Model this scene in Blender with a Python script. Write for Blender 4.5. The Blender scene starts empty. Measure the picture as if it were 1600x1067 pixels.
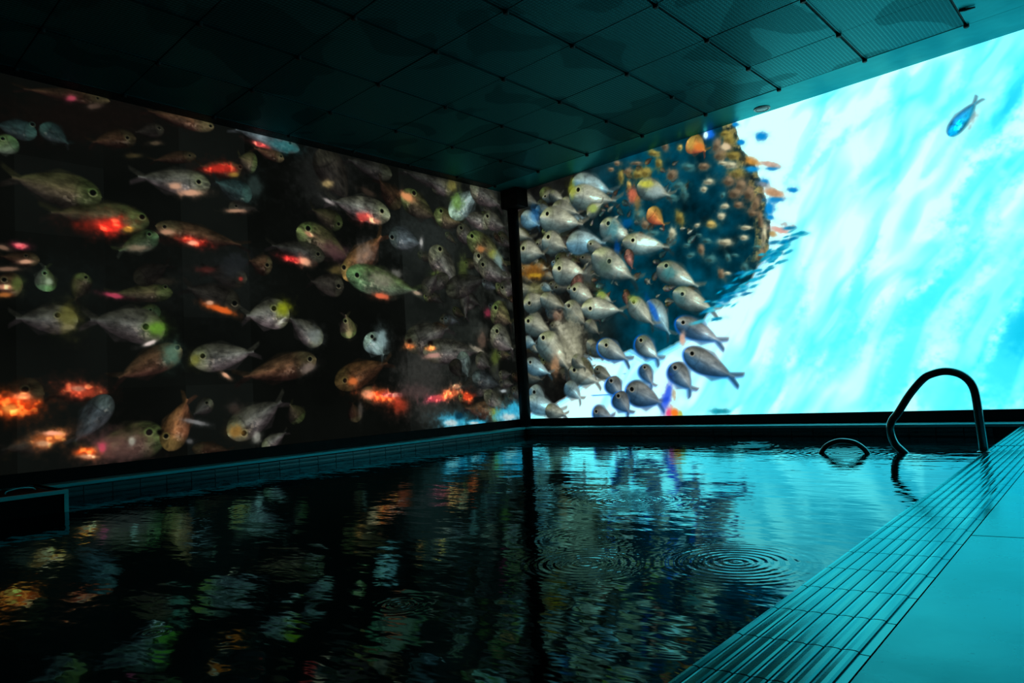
import bpy, bmesh, math, random
import numpy as np
from mathutils import Vector, Matrix

# ------------------------------------------------------------------ frame of reference
# Plan units: corner of the two screens at x=0,y=0, bottom of the screens at z=0.
# T() turns plan units into metres and puts the pool edge at height 0.
S = 1.235
def T(x, y, z):
    return Vector((x * S, y * S, (z + .13) * S))

sc = bpy.context.scene
col = sc.collection

# ------------------------------------------------------------------ camera
cam_data = bpy.data.cameras.new('camera')
cam = bpy.data.objects.new('camera', cam_data)
col.objects.link(cam)
cam_data.sensor_width = 36
cam_data.lens = 24.418
cam_data.clip_start = .02
_r = Vector((.72749093, .68348219, -.06007531)); _u = Vector((.09017307, -.00844451, .99589031)); _f = Vector((-.68016598, .72991835, .06777499))
m = Matrix((_r, _u, -_f)).transposed().to_4x4()
m.translation = T(4.116745, -4.522826, .267115)
cam.matrix_world = m
sc.camera = cam

# ------------------------------------------------------------------ world and exposure
world = bpy.data.worlds.new('world'); sc.world = world
world.use_nodes = True
world.node_tree.nodes['Background'].inputs[0].default_value = (.002, .004, .004, 1)
world.node_tree.nodes['Background'].inputs[1].default_value = .5
vs = sc.view_settings
vs.view_transform = 'Standard'; vs.look = 'None'; vs.exposure = 0; vs.gamma = 1
vs.use_curve_mapping = False

# ------------------------------------------------------------------ helpers
def tag(o, label=None, cat=None, group=None, kind=None):
    if label: o['label'] = label
    if cat: o['category'] = cat
    if group: o['group'] = group
    if kind: o['kind'] = kind
    return o

def empty(name, base):
    o = bpy.data.objects.new(name, None); col.objects.link(o)
    o.location = T(*base); o.empty_display_size = .1
    return o

def link(name, me, mat, parent=None, loc=None):
    o = bpy.data.objects.new(name, me); col.objects.link(o)
    if mat and not me.materials: me.materials.append(mat)
    if parent: o.parent = parent
    if loc is not None: o.location = loc
    return o

class MB:
    """collects shapes in plan units; mesh() gives one mesh in metres about a base point"""
    def __init__(s): s.bm = bmesh.new()
    def box(s, a, b, bev=0):
        x0, y0, z0 = a; x1, y1, z1 = b
        vs_ = [s.bm.verts.new(v) for v in ((x0,y0,z0),(x1,y0,z0),(x1,y1,z0),(x0,y1,z0),(x0,y0,z1),(x1,y0,z1),(x1,y1,z1),(x0,y1,z1))]
        fs = [s.bm.faces.new([vs_[i] for i in q]) for q in ((0,3,2,1),(4,5,6,7),(0,1,5,4),(1,2,6,5),(2,3,7,6),(3,0,4,7))]
        if bev:
            es = list({e for f in fs for e in f.edges})
            bmesh.ops.bevel(s.bm, geom=es, offset=bev, segments=2, profile=.5, affect='EDGES')
        return s
    def tube(s, pts, r, n=12, cap=True):
        pts = [Vector(p) for p in pts]; rings = []
        t0 = (pts[1] - pts[0]).normalized()
        up = Vector((0, 0, 1)) if abs(t0.z) < .9 else Vector((1, 0, 0))
        nrm = (up - t0 * up.dot(t0)).normalized()
        for i, p in enumerate(pts):
            t = (pts[min(i + 1, len(pts) - 1)] - pts[max(i - 1, 0)]).normalized()
            nrm = (nrm - t * nrm.dot(t)).normalized(); bi = t.cross(nrm)
            rr = r[i] if isinstance(r, (list, tuple)) else r
            rings.append([s.bm.verts.new(p + (nrm * math.cos(2*math.pi*k/n) + bi * math.sin(2*math.pi*k/n)) * rr) for k in range(n)])
        for a, b in zip(rings, rings[1:]):
            for k in range(n): s.bm.faces.new((a[k], a[(k+1) % n], b[(k+1) % n], b[k])).smooth = True
        if cap: s.bm.faces.new(rings[0][::-1]); s.bm.faces.new(rings[-1])
        return s
    def lathe(s, c, prof, n=32):
        c = Vector(c); rings = []
        for r, z in prof:
            rings.append([s.bm.verts.new(c + Vector((r*math.cos(2*math.pi*k/n), r*math.sin(2*math.pi*k/n), z))) for k in range(n)])
        for a, b in zip(rings, rings[1:]):
            for k in range(n): s.bm.faces.new((a[k], a[(k+1) % n], b[(k+1) % n], b[k])).smooth = True
        s.bm.faces.new(rings[0][::-1]); s.bm.faces.new(rings[-1])
        return s
    def extrude_profile(s, prof, y0, y1):
        """closed profile in x,z drawn from y0 to y1"""
        a = [s.bm.verts.new((x, y0, z)) for x, z in prof]; b = [s.bm.verts.new((x, y1, z)) for x, z in prof]
        n = len(prof)
        for k in range(n): s.bm.faces.new((a[k], a[(k+1) % n], b[(k+1) % n], b[k]))
        s.bm.faces.new(a[::-1]); s.bm.faces.new(b)
        return s
    def mesh(s, name, base=None):
        bmesh.ops.recalc_face_normals(s.bm, faces=s.bm.faces)
        if base is None:
            for v in s.bm.verts: v.co = T(*v.co)
        else:
            bv = Vector(base)
            for v in s.bm.verts: v.co = (v.co - bv) * S
        me = bpy.data.meshes.new(name); s.bm.to_mesh(me); s.bm.free()
        return me
    def build(s, name, mat, parent=None, base=None):
        return link(name, s.mesh(name, base), mat, parent)

def smooth_path(pts, k=6):
    P = [Vector(p) for p in pts]; out = []
    for i in range(len(P) - 1):
        p0, p1, p2, p3 = P[max(i-1, 0)], P[i], P[i+1], P[min(i+2, len(P)-1)]
        for j in range(k):
            t = j / k
            out.append(.5 * ((2*p1) + (p2-p0)*t + (2*p0-5*p1+4*p2-p3)*t*t + (3*p1-p0-3*p2+p3)*t**3))
    out.append(P[-1]); return out

# ------------------------------------------------------------------ materials
def new_mat(name):
    mt = bpy.data.materials.new(name); mt.use_nodes = True
    nt = mt.node_tree; b = nt.nodes['Principled BSDF']
    return mt, nt, b
def N(nt, typ, **kw):
    n = nt.nodes.new(typ)
    for k, v in kw.items(): setattr(n, k, v)
    return n
def math_node(nt, op, a, b=None, c=None):
    n = N(nt, 'ShaderNodeMath', operation=op)
    for i, v in enumerate((a, b, c)):
        if v is None: continue
        if isinstance(v, (int, float)): n.inputs[i].default_value = v
        else: nt.links.new(v, n.inputs[i])
    return n.outputs[0]
def noise(nt, vec, scale, detail=3, rough=.5, dist=0):
    n = N(nt, 'ShaderNodeTexNoise'); n.inputs['Scale'].default_value = scale; n.inputs['Detail'].default_value = detail
    n.inputs['Roughness'].default_value = rough; n.inputs['Distortion'].default_value = dist
    nt.links.new(vec, n.inputs['Vector']); return n.outputs['Fac']
def mix_col(nt, fac, a, b):
    n = N(nt, 'ShaderNodeMix', data_type='RGBA')
    if isinstance(fac, (int, float)): n.inputs[0].default_value = fac
    else: nt.links.new(fac, n.inputs[0])
    for i, v in ((6, a), (7, b)):
        if isinstance(v, tuple): n.inputs[i].default_value = v + (1,)
        else: nt.links.new(v, n.inputs[i])
    return n.outputs[2]
def remap(nt, v, a, b, c=0., d=1.):
    n = N(nt, 'ShaderNodeMapRange'); nt.links.new(v, n.inputs[0])
    for i, x in enumerate((a, b, c, d)): n.inputs[i+1].default_value = x
    return n.outputs[0]
def position(nt): return N(nt, 'ShaderNodeNewGeometry').outputs['Position']
def bump(nt, h, dist=1., strength=1.):
    n = N(nt, 'ShaderNodeBump'); n.inputs['Distance'].default_value = dist; n.inputs['Strength'].default_value = strength
    nt.links.new(h, n.inputs['Height']); return n.outputs['Normal']

def painted(name, c1, c2, rough, scale=3., spec=.5, bumpamt=0., bscale=40., metal=0.):
    mt, nt, b = new_mat(name); pos = position(nt)
    f = remap(nt, noise(nt, pos, scale, 5, .6), .3, .7)
    nt.links.new(mix_col(nt, f, c1, c2), b.inputs['Base Color'])
    nt.links.new(remap(nt, noise(nt, pos, scale*2.3, 4), .3, .7, rough*.8, rough*1.2), b.inputs['Roughness'])
    b.inputs['Specular IOR Level'].default_value = spec; b.inputs['Metallic'].default_value = metal
    if bumpamt: nt.links.new(bump(nt, noise(nt, pos, bscale, 3), bumpamt), b.inputs['Normal'])
    return mt

M_WALL = painted('dark_painted_plaster', (.006, .012, .012), (.010, .018, .018), .7)
M_FRAME = painted('black_metal_frame', (.003, .004, .004), (.005, .006, .006), .6, 8, .08)
M_POST = painted('black_powder_coat', (.003, .004, .004), (.005, .006, .006), .6, 8, .2)
M_GROUT = painted('dark_grout', (.004, .012, .013), (.008, .02, .02), .7, 30)
M_WTILE = painted('teal_wall_tile', (.008, .075, .086), (.010, .10, .112), .32, 7)
M_STEEL = painted('brushed_steel', (.10, .30, .31), (.14, .36, .37), .2, 40, .5, metal=1.)
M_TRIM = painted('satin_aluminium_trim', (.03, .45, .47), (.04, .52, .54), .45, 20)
M_BOX = painted('dark_box_panel', (.003, .006, .006), (.004, .009, .009), .7, 6, .03)
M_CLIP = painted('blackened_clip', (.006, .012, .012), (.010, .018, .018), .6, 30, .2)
M_LENS = painted('dark_lamp_lens', (.004, .03, .032), (.006, .04, .042), .3, 20)

def tinted(nt, b, colour, gloss, rough, ior, normal=None):
    """coloured matt body under a coloured sheen that grows towards grazing angles"""
    nt.nodes.remove(b)
    df = N(nt, 'ShaderNodeBsdfDiffuse'); gl = N(nt, 'ShaderNodeBsdfGlossy'); fr = N(nt, 'ShaderNodeFresnel'); mx = N(nt, 'ShaderNodeMixShader')
    for v, sock in ((colour, df.inputs['Color']), (gloss, gl.inputs['Color'])):
        if isinstance(v, tuple): sock.default_value = v + (1,)
        else: nt.links.new(v, sock)
    if isinstance(rough, (int, float)): gl.inputs['Roughness'].default_value = rough
    else: nt.links.new(rough, gl.inputs['Roughness'])
    fr.inputs['IOR'].default_value = ior
    if normal is not None:
        for n in (df, gl, fr): nt.links.new(normal, n.inputs['Normal'])
    nt.links.new(fr.outputs[0], mx.inputs[0]); nt.links.new(df.outputs[0], mx.inputs[1]); nt.links.new(gl.outputs[0], mx.inputs[2])
    nt.links.new(mx.outputs[0], nt.nodes['Material Output'].inputs['Surface'])

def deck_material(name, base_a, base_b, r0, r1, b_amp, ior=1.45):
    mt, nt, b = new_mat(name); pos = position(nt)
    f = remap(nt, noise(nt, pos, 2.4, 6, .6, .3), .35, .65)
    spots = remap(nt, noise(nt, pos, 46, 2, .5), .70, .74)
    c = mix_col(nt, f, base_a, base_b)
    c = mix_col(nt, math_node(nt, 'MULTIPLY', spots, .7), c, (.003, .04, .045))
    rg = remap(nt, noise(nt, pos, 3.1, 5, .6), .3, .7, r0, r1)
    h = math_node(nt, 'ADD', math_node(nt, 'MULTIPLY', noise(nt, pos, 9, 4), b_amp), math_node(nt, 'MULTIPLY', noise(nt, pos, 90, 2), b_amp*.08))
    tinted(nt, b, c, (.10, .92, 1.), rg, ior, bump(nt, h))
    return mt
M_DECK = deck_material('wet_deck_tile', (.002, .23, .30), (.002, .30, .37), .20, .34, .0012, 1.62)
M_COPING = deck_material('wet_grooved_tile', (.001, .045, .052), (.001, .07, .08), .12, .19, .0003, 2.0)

def perforated():
    mt, nt, b = new_mat('perforated_metal'); pos = position(nt)
    sep = N(nt, 'ShaderNodeSeparateXYZ'); nt.links.new(pos, sep.inputs[0])
    sx = math_node(nt, 'SINE', math_node(nt, 'MULTIPLY', sep.outputs[0], 2*math.pi/.0225))
    sy = math_node(nt, 'SINE', math_node(nt, 'MULTIPLY', sep.outputs[1], 2*math.pi/.0225))
    hole = remap(nt, math_node(nt, 'ADD', sx, math_node(nt, 'MULTIPLY', sy, .45)), -.2, .6)
    # darker noise patches with hard rims, in body and gloss colour
    blotch = remap(nt, noise(nt, pos, 1.9, 1.5, .4, .6), .52, .535)
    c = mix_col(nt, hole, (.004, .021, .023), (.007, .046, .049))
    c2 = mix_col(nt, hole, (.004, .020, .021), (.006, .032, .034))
    tinted(nt, b, mix_col(nt, math_node(nt, 'MULTIPLY', blotch, .7), c, c2), mix_col(nt, math_node(nt, 'MULTIPLY', blotch, .7), (.10, .56, .59), (.05, .30, .32)), .40, 1.75, bump(nt, hole, .0015))
    return mt
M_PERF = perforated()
def soffit():
    mt, nt, b = new_mat('soffit_board'); pos = position(nt)
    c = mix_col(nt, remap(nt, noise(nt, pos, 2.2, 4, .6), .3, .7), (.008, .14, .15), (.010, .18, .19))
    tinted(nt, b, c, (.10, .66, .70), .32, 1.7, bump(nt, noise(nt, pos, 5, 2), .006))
    return mt
M_SOFFIT = soffit()
def ledge_stone():
    mt, nt, b = new_mat('honed_stone_ledge'); pos = position(nt)
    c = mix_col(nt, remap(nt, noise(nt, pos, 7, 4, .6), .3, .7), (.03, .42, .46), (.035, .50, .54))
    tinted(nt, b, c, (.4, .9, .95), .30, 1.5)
    return mt
M_LEDGE = ledge_stone()

def screen_material():
    mt, nt, b = new_mat('led_screen_picture'); nt.nodes.remove(b)
    at = N(nt, 'ShaderNodeAttribute', attribute_name='picture')
    em = N(nt, 'ShaderNodeEmission'); nt.links.new(at.outputs['Color'], em.inputs['Color'])
    nt.links.new(em.outputs[0], nt.nodes['Material Output'].inputs['Surface'])
    mt.cycles.emission_sampling = 'NONE'
    return mt
M_SCREEN = screen_material()

RINGS = [  # plan x, y, reach, wavelength, height (metres)
    (3.406, -3.095, .15, .026, .00042), (3.131, -3.263, .13, .026, .00034), (2.76, -2.527, .20, .034, .00042),
    (2.355, -2.428, .16, .034, .0002), (3.005, -3.69, .05, .02, .0002), (2.739, -4.043, .03, .02, .00012),
    (2.35, -.62, .22, .05, .0008), (2.97, -1.02, .28, .045, .0005), (3.0, -3.05, .22, .028, .0001), (1.3, -3.4, .4, .04, .0001)]
def water_material():
    mt, nt, b = new_mat('dark_pool_water'); nt.nodes.remove(b)
    pos = position(nt)
    # slow swell, wind ripple and fine shiver
    mp = N(nt, 'ShaderNodeMapping'); nt.links.new(pos, mp.inputs['Vector']); mp.inputs['Rotation'].default_value = (0, 0, math.radians(-43)); mp.inputs['Scale'].default_value = (.45, 1., 1.)
    h = math_node(nt, 'MULTIPLY', noise(nt, mp.outputs[0], 5, 2, .5, .3), .0040)
    h = math_node(nt, 'ADD', h, math_node(nt, 'MULTIPLY', noise(nt, mp.outputs[0], 17, 2, .5, .2), .0014))
    h = math_node(nt, 'ADD', h, math_node(nt, 'MULTIPLY', noise(nt, mp.outputs[0], 52, 1, .5), .00014))
    for x, y, reach, wl, amp in RINGS:
        c = T(x, y, 0)
        d = N(nt, 'ShaderNodeVectorMath', operation='DISTANCE'); nt.links.new(pos, d.inputs[0]); d.inputs[1].default_value = (c.x, c.y, (-.134 + .13) * S)
        dd = d.outputs['Value']
        w = math_node(nt, 'SINE', math_node(nt, 'MULTIPLY', dd, 2*math.pi/wl))
        q = math_node(nt, 'MULTIPLY', dd, 1/(reach*S))
        env = math_node(nt, 'EXPONENT', math_node(nt, 'MULTIPLY', math_node(nt, 'POWER', q, 3.), -1.))
        h = math_node(nt, 'ADD', h, math_node(nt, 'MULTIPLY', math_node(nt, 'MULTIPLY', w, env), amp))
    nrm = bump(nt, h)
    fr = N(nt, 'ShaderNodeFresnel'); fr.inputs['IOR'].default_value = 1.33; nt.links.new(nrm, fr.inputs['Normal'])
    gl = N(nt, 'ShaderNodeBsdfGlossy'); gl.inputs['Roughness'].default_value = .03; gl.inputs['Color'].default_value = (.30, .92, 1., 1); nt.links.new(nrm, gl.inputs['Normal'])
    df = N(nt, 'ShaderNodeBsdfDiffuse'); df.inputs['Color'].default_value = (.0015, .006, .007, 1)
    mx = N(nt, 'ShaderNodeMixShader'); nt.links.new(fr.outputs[0], mx.inputs[0]); nt.links.new(df.outputs[0], mx.inputs[1]); nt.links.new(gl.outputs[0], mx.inputs[2])
    nt.links.new(mx.outputs[0], nt.nodes['Material Output'].inputs['Surface'])
    return mt
M_WATER = water_material()

# ------------------------------------------------------------------ room shell
XR, YF = 6.2, -6.4                      # far right wall, wall behind the camera
def structure(o, label, cat): return tag(o, label, cat, kind='structure')
structure(MB().box((-.16, YF, -1.1), (-.06, .16, 2.3)).build('wall_left', M_WALL), 'dark plaster wall behind the screen of orange-lit fish', 'wall')
structure(MB().box((-.06, .06, -1.1), (XR, .16, 2.3)).build('wall_back', M_WALL), 'dark plaster wall behind the bright cyan screen', 'wall')
structure(MB().box((XR, YF, -1.1), (XR + .1, .16, 2.3)).build('wall_right', M_WALL), 'dark plaster wall at the right end of the deck', 'wall')
structure(MB().box((-.16, YF - .1, -1.1), (XR + .1, YF, 2.3)).build('wall_front', M_WALL), 'dark plaster wall behind the viewpoint', 'wall')

# ceiling: slab, soffit boards, perforated panels hung on clips
XG = [3.53 - .49*k for k in range(8)]
YG = [-.305, -.747, -1.238, -1.735] + [-1.735 - .493*k for k in range(1, 9)]
ceil = structure(MB().box((-.06, YF, 2.07), (XR, .06, 2.2)).build('ceiling', M_WALL), 'dark low ceiling of perforated metal panels over the pool', 'ceiling')
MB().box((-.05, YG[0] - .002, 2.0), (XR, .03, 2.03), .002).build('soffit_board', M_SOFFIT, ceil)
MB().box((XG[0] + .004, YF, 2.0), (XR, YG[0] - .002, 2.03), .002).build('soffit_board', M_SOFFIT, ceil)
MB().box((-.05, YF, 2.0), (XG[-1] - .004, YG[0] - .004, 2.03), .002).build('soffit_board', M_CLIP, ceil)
pm = {}
for i in range(7):
    for j in range(len(YG) - 1):
        w, d = XG[i] - XG[i+1] - .014, YG[j] - YG[j+1] - .005
        key = round(d, 3)
        if key not in pm:
            b = MB(); b.box((-w/2, -d/2, 0), (w/2, d/2, .018), .0015)
            b.box((-w/2, -d/2, -.003), (-w/2 + .006, d/2, .001)); b.box((w/2 - .006, -d/2, -.003), (w/2, d/2, .001))
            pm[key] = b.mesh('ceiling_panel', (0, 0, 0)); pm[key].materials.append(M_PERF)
        rr = random.Random(i*31 + j)
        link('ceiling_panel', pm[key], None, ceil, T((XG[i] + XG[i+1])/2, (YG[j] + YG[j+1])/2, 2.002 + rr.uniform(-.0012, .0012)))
clip = MB().lathe((0, 0, 0), [(.005, .03), (.012, .012), (.0135, 0), (.0135, -.010), (.009, -.014)], 12).mesh('panel_clip', (0, 0, 0)); clip.materials.append(M_CLIP)
for i in range(8):
    for j in range(len(YG)):
        link('panel_clip', clip, None, ceil, T(XG[i], YG[j] + (.006 if j else -.004), 1.998))
bar = MB().box((-.006, -.23, .006), (.006, .23, .016)).mesh('seam_bar', (0, 0, 0)); bar.materials.append(M_CLIP)
for i in range(8):
    for j in range(len(YG) - 1):
        o = link('seam_bar', bar, None, ceil, T(XG[i], (YG[j] + YG[j+1])/2, 2.002)); o.scale.y = (YG[j] - YG[j+1] - .03)/.46
lt = MB(); lt.tube([(3.535, -.52, 1.994), (3.56, -.515, 1.992), (3.60, -.50, 1.993)], [.006, .008, .004], 8)
lt.build('panel_latch', M_CLIP, ceil)

# recessed downlight in the soffit
dl = tag(empty('recessed_downlight', (2.347, -.086, 2.0)), 'small round unlit downlight set in the ceiling edge above the cyan screen', 'downlight')
bs = (2.347, -.086, 2.0)
MB().lathe(bs, [(.052, .004), (.052, -.004), (.046, -.006), (.040, -.002), (.040, .003)]).build('trim_ring', M_LENS, dl, bs)
MB().lathe(bs, [(.041, -.001), (.034, -.005), (.012, -.007)]).build('lens', M_LENS, dl, bs)

# ledges round the pool and the tiled pool walls
structure(MB().box((-.05, YF, -.55), (.115, .05, -.082)).box((-.05, YF, -.0825), (.142, .05, -.066), .003).build('trim_1', M_LEDGE), 'polished dark ledge under the screen of orange-lit fish', 'ledge')
structure(MB().box((.117, -.125, -.55), (3.49, .05, -.082)).box((.1425, -.155, -.0825), (XR, .05, -.066), .003).build('trim_2', M_LEDGE), 'polished dark ledge under the bright cyan screen', 'ledge')
wl = structure(MB().box((.1155, -5.6, -.6), (.122, -.133, -.083)).build('wall_pool_left', M_GROUT), 'tiled pool wall below the fish screen on the left', 'pool wall')
wb = structure(MB().box((.124, -.132, -.6), (3.54, -.1255, -.083)).build('wall_pool_back', M_GROUT), 'tiled pool wall below the bright cyan screen', 'pool wall')
def ridge_tile(length, ridges, pitch, h):
    """tile lying in x (across the ridges) and y (along them), ridges on top"""
    prof = [(0, -.014), (0, -.004)]
    for k in range(ridges):
        a = k*pitch
        prof += [(a + .0012, -.0035), (a + .0038, h*.75), (a + pitch*.32, h), (a + pitch*.62, h), (a + pitch - .0042, h*.7), (a + pitch - .0012, -.0035)]
    prof += [(ridges*pitch, -.004), (ridges*pitch, -.014)]
    return MB().extrude_profile(prof, -length/2, length/2)
wt = ridge_tile(.128, 5, .0235, .002).mesh('wall_tile', (0, 0, 0)); wt.materials.append(M_WTILE)
n = 0
while True:                              # ridges run level, faces look into the pool
    y = -.212 - .132*n
    if y < -5.5: break
    o = link('wall_tile', wt, None, wl, T(.130, y, -.086)); o.rotation_euler = (0, math.pi/2, 0); n += 1
n = 0
while True:
    x = .20 + .132*n
    if x > 3.45: break
    o = link('wall_tile', wt, None, wb, T(x, -.141, -.086)); o.matrix_local = Matrix.Translation(T(x, -.141, -.086)) @ Matrix.Rotation(-math.pi/2, 4, 'Z') @ Matrix.Rotation(math.pi/2, 4, 'Y'); n += 1

# pool edge line on the deck side
def edge_x(y):
    return 3.60 - .032*(y + 3.66) if y <= -.85 else 3.510 + (.045)*((y + .85)/.75)
def rise(y):
    return 0. if y <= -.85 else .055*((y + .85)/.75)
TILT = .042
def deck_z(x, y):
    return -.128 + TILT*max(0., x - edge_x(y)) + rise(y)
floor = structure(MB().box((3.62, YF, -.6), (XR, .05, -.16)).build('floor', M_GROUT), 'wet teal tiled deck sloping gently to the pool on the right', 'floor')
YD = [-.155, -.51, -1.60, -2.69, -3.78, -4.87, -5.96]
XD0, XD1, XD2 = .198, 1.29, 2.38
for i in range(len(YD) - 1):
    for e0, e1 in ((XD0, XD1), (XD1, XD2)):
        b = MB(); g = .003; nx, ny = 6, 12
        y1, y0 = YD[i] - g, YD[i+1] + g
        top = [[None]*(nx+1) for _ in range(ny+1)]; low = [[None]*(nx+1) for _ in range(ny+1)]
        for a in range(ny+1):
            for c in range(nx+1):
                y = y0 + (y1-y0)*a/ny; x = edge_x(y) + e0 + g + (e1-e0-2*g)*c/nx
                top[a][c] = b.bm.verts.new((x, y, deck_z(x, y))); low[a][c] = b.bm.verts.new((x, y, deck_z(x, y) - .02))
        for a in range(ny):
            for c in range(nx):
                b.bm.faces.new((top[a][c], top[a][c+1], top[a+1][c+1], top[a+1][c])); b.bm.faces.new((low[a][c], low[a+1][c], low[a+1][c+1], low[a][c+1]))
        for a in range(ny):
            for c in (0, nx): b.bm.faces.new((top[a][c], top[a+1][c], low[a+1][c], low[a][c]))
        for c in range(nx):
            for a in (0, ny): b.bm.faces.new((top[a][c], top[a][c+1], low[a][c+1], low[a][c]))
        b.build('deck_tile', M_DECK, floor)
# grooved coping: rounded lip, then ridges running along the pool
def coping_profile():
    p = [(0, -.055), (-.002, -.012), (.001, -.004), (.006, .0005), (.012, .0015), (.017, -.0005), (.0185, -.0035)]
    pitch = .0235
    for k in range(7):
        a = .0200 + k*pitch
        h = .0016
        p += [(a, -.0025), (a + .0010, h*.2), (a + .005, h*.85), (a + .011, h), (a + pitch - .006, h*.8), (a + pitch - .0022, h*.1), (a + pitch - .0012, -.0025)]
    p += [(.196, -.003), (.196, -.055)]
    return p
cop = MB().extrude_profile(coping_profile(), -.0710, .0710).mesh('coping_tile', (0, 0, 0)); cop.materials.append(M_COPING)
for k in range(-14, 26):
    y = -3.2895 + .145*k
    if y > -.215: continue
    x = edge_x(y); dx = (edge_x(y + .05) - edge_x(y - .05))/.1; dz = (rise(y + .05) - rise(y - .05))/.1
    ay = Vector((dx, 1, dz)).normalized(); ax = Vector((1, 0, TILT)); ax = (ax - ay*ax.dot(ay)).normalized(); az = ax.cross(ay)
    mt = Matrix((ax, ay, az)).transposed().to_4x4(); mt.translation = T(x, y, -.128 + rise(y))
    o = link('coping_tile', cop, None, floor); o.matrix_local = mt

# pool basin under the water
basin = structure(MB().box((.123, -5.6, -1.1), (3.56, -.134, -1.05)).build('pool_basin', M_GROUT), 'dark pool floor beneath the water', 'pool')

# ------------------------------------------------------------------ water
b = MB(); rows = []
for k in range(57):
    y = -.1335 - (5.62 - .1335)*k/56
    rows.append([b.bm.verts.new((.1225 + (edge_x(y) + .001 - .1225)*i/40, y, -.134)) for i in range(41)])
for r0, r1 in zip(rows, rows[1:]):
    for i in range(40): b.bm.faces.new((r0[i], r1[i], r1[i+1], r0[i+1]))
wme = b.mesh('pool_water')
if wme.polygons[0].normal.z < 0: wme.flip_normals()
water = tag(link('pool_water', wme, M_WATER), 'dark rippling pool water with drip rings mirroring both screens', 'water', kind='stuff')

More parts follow.
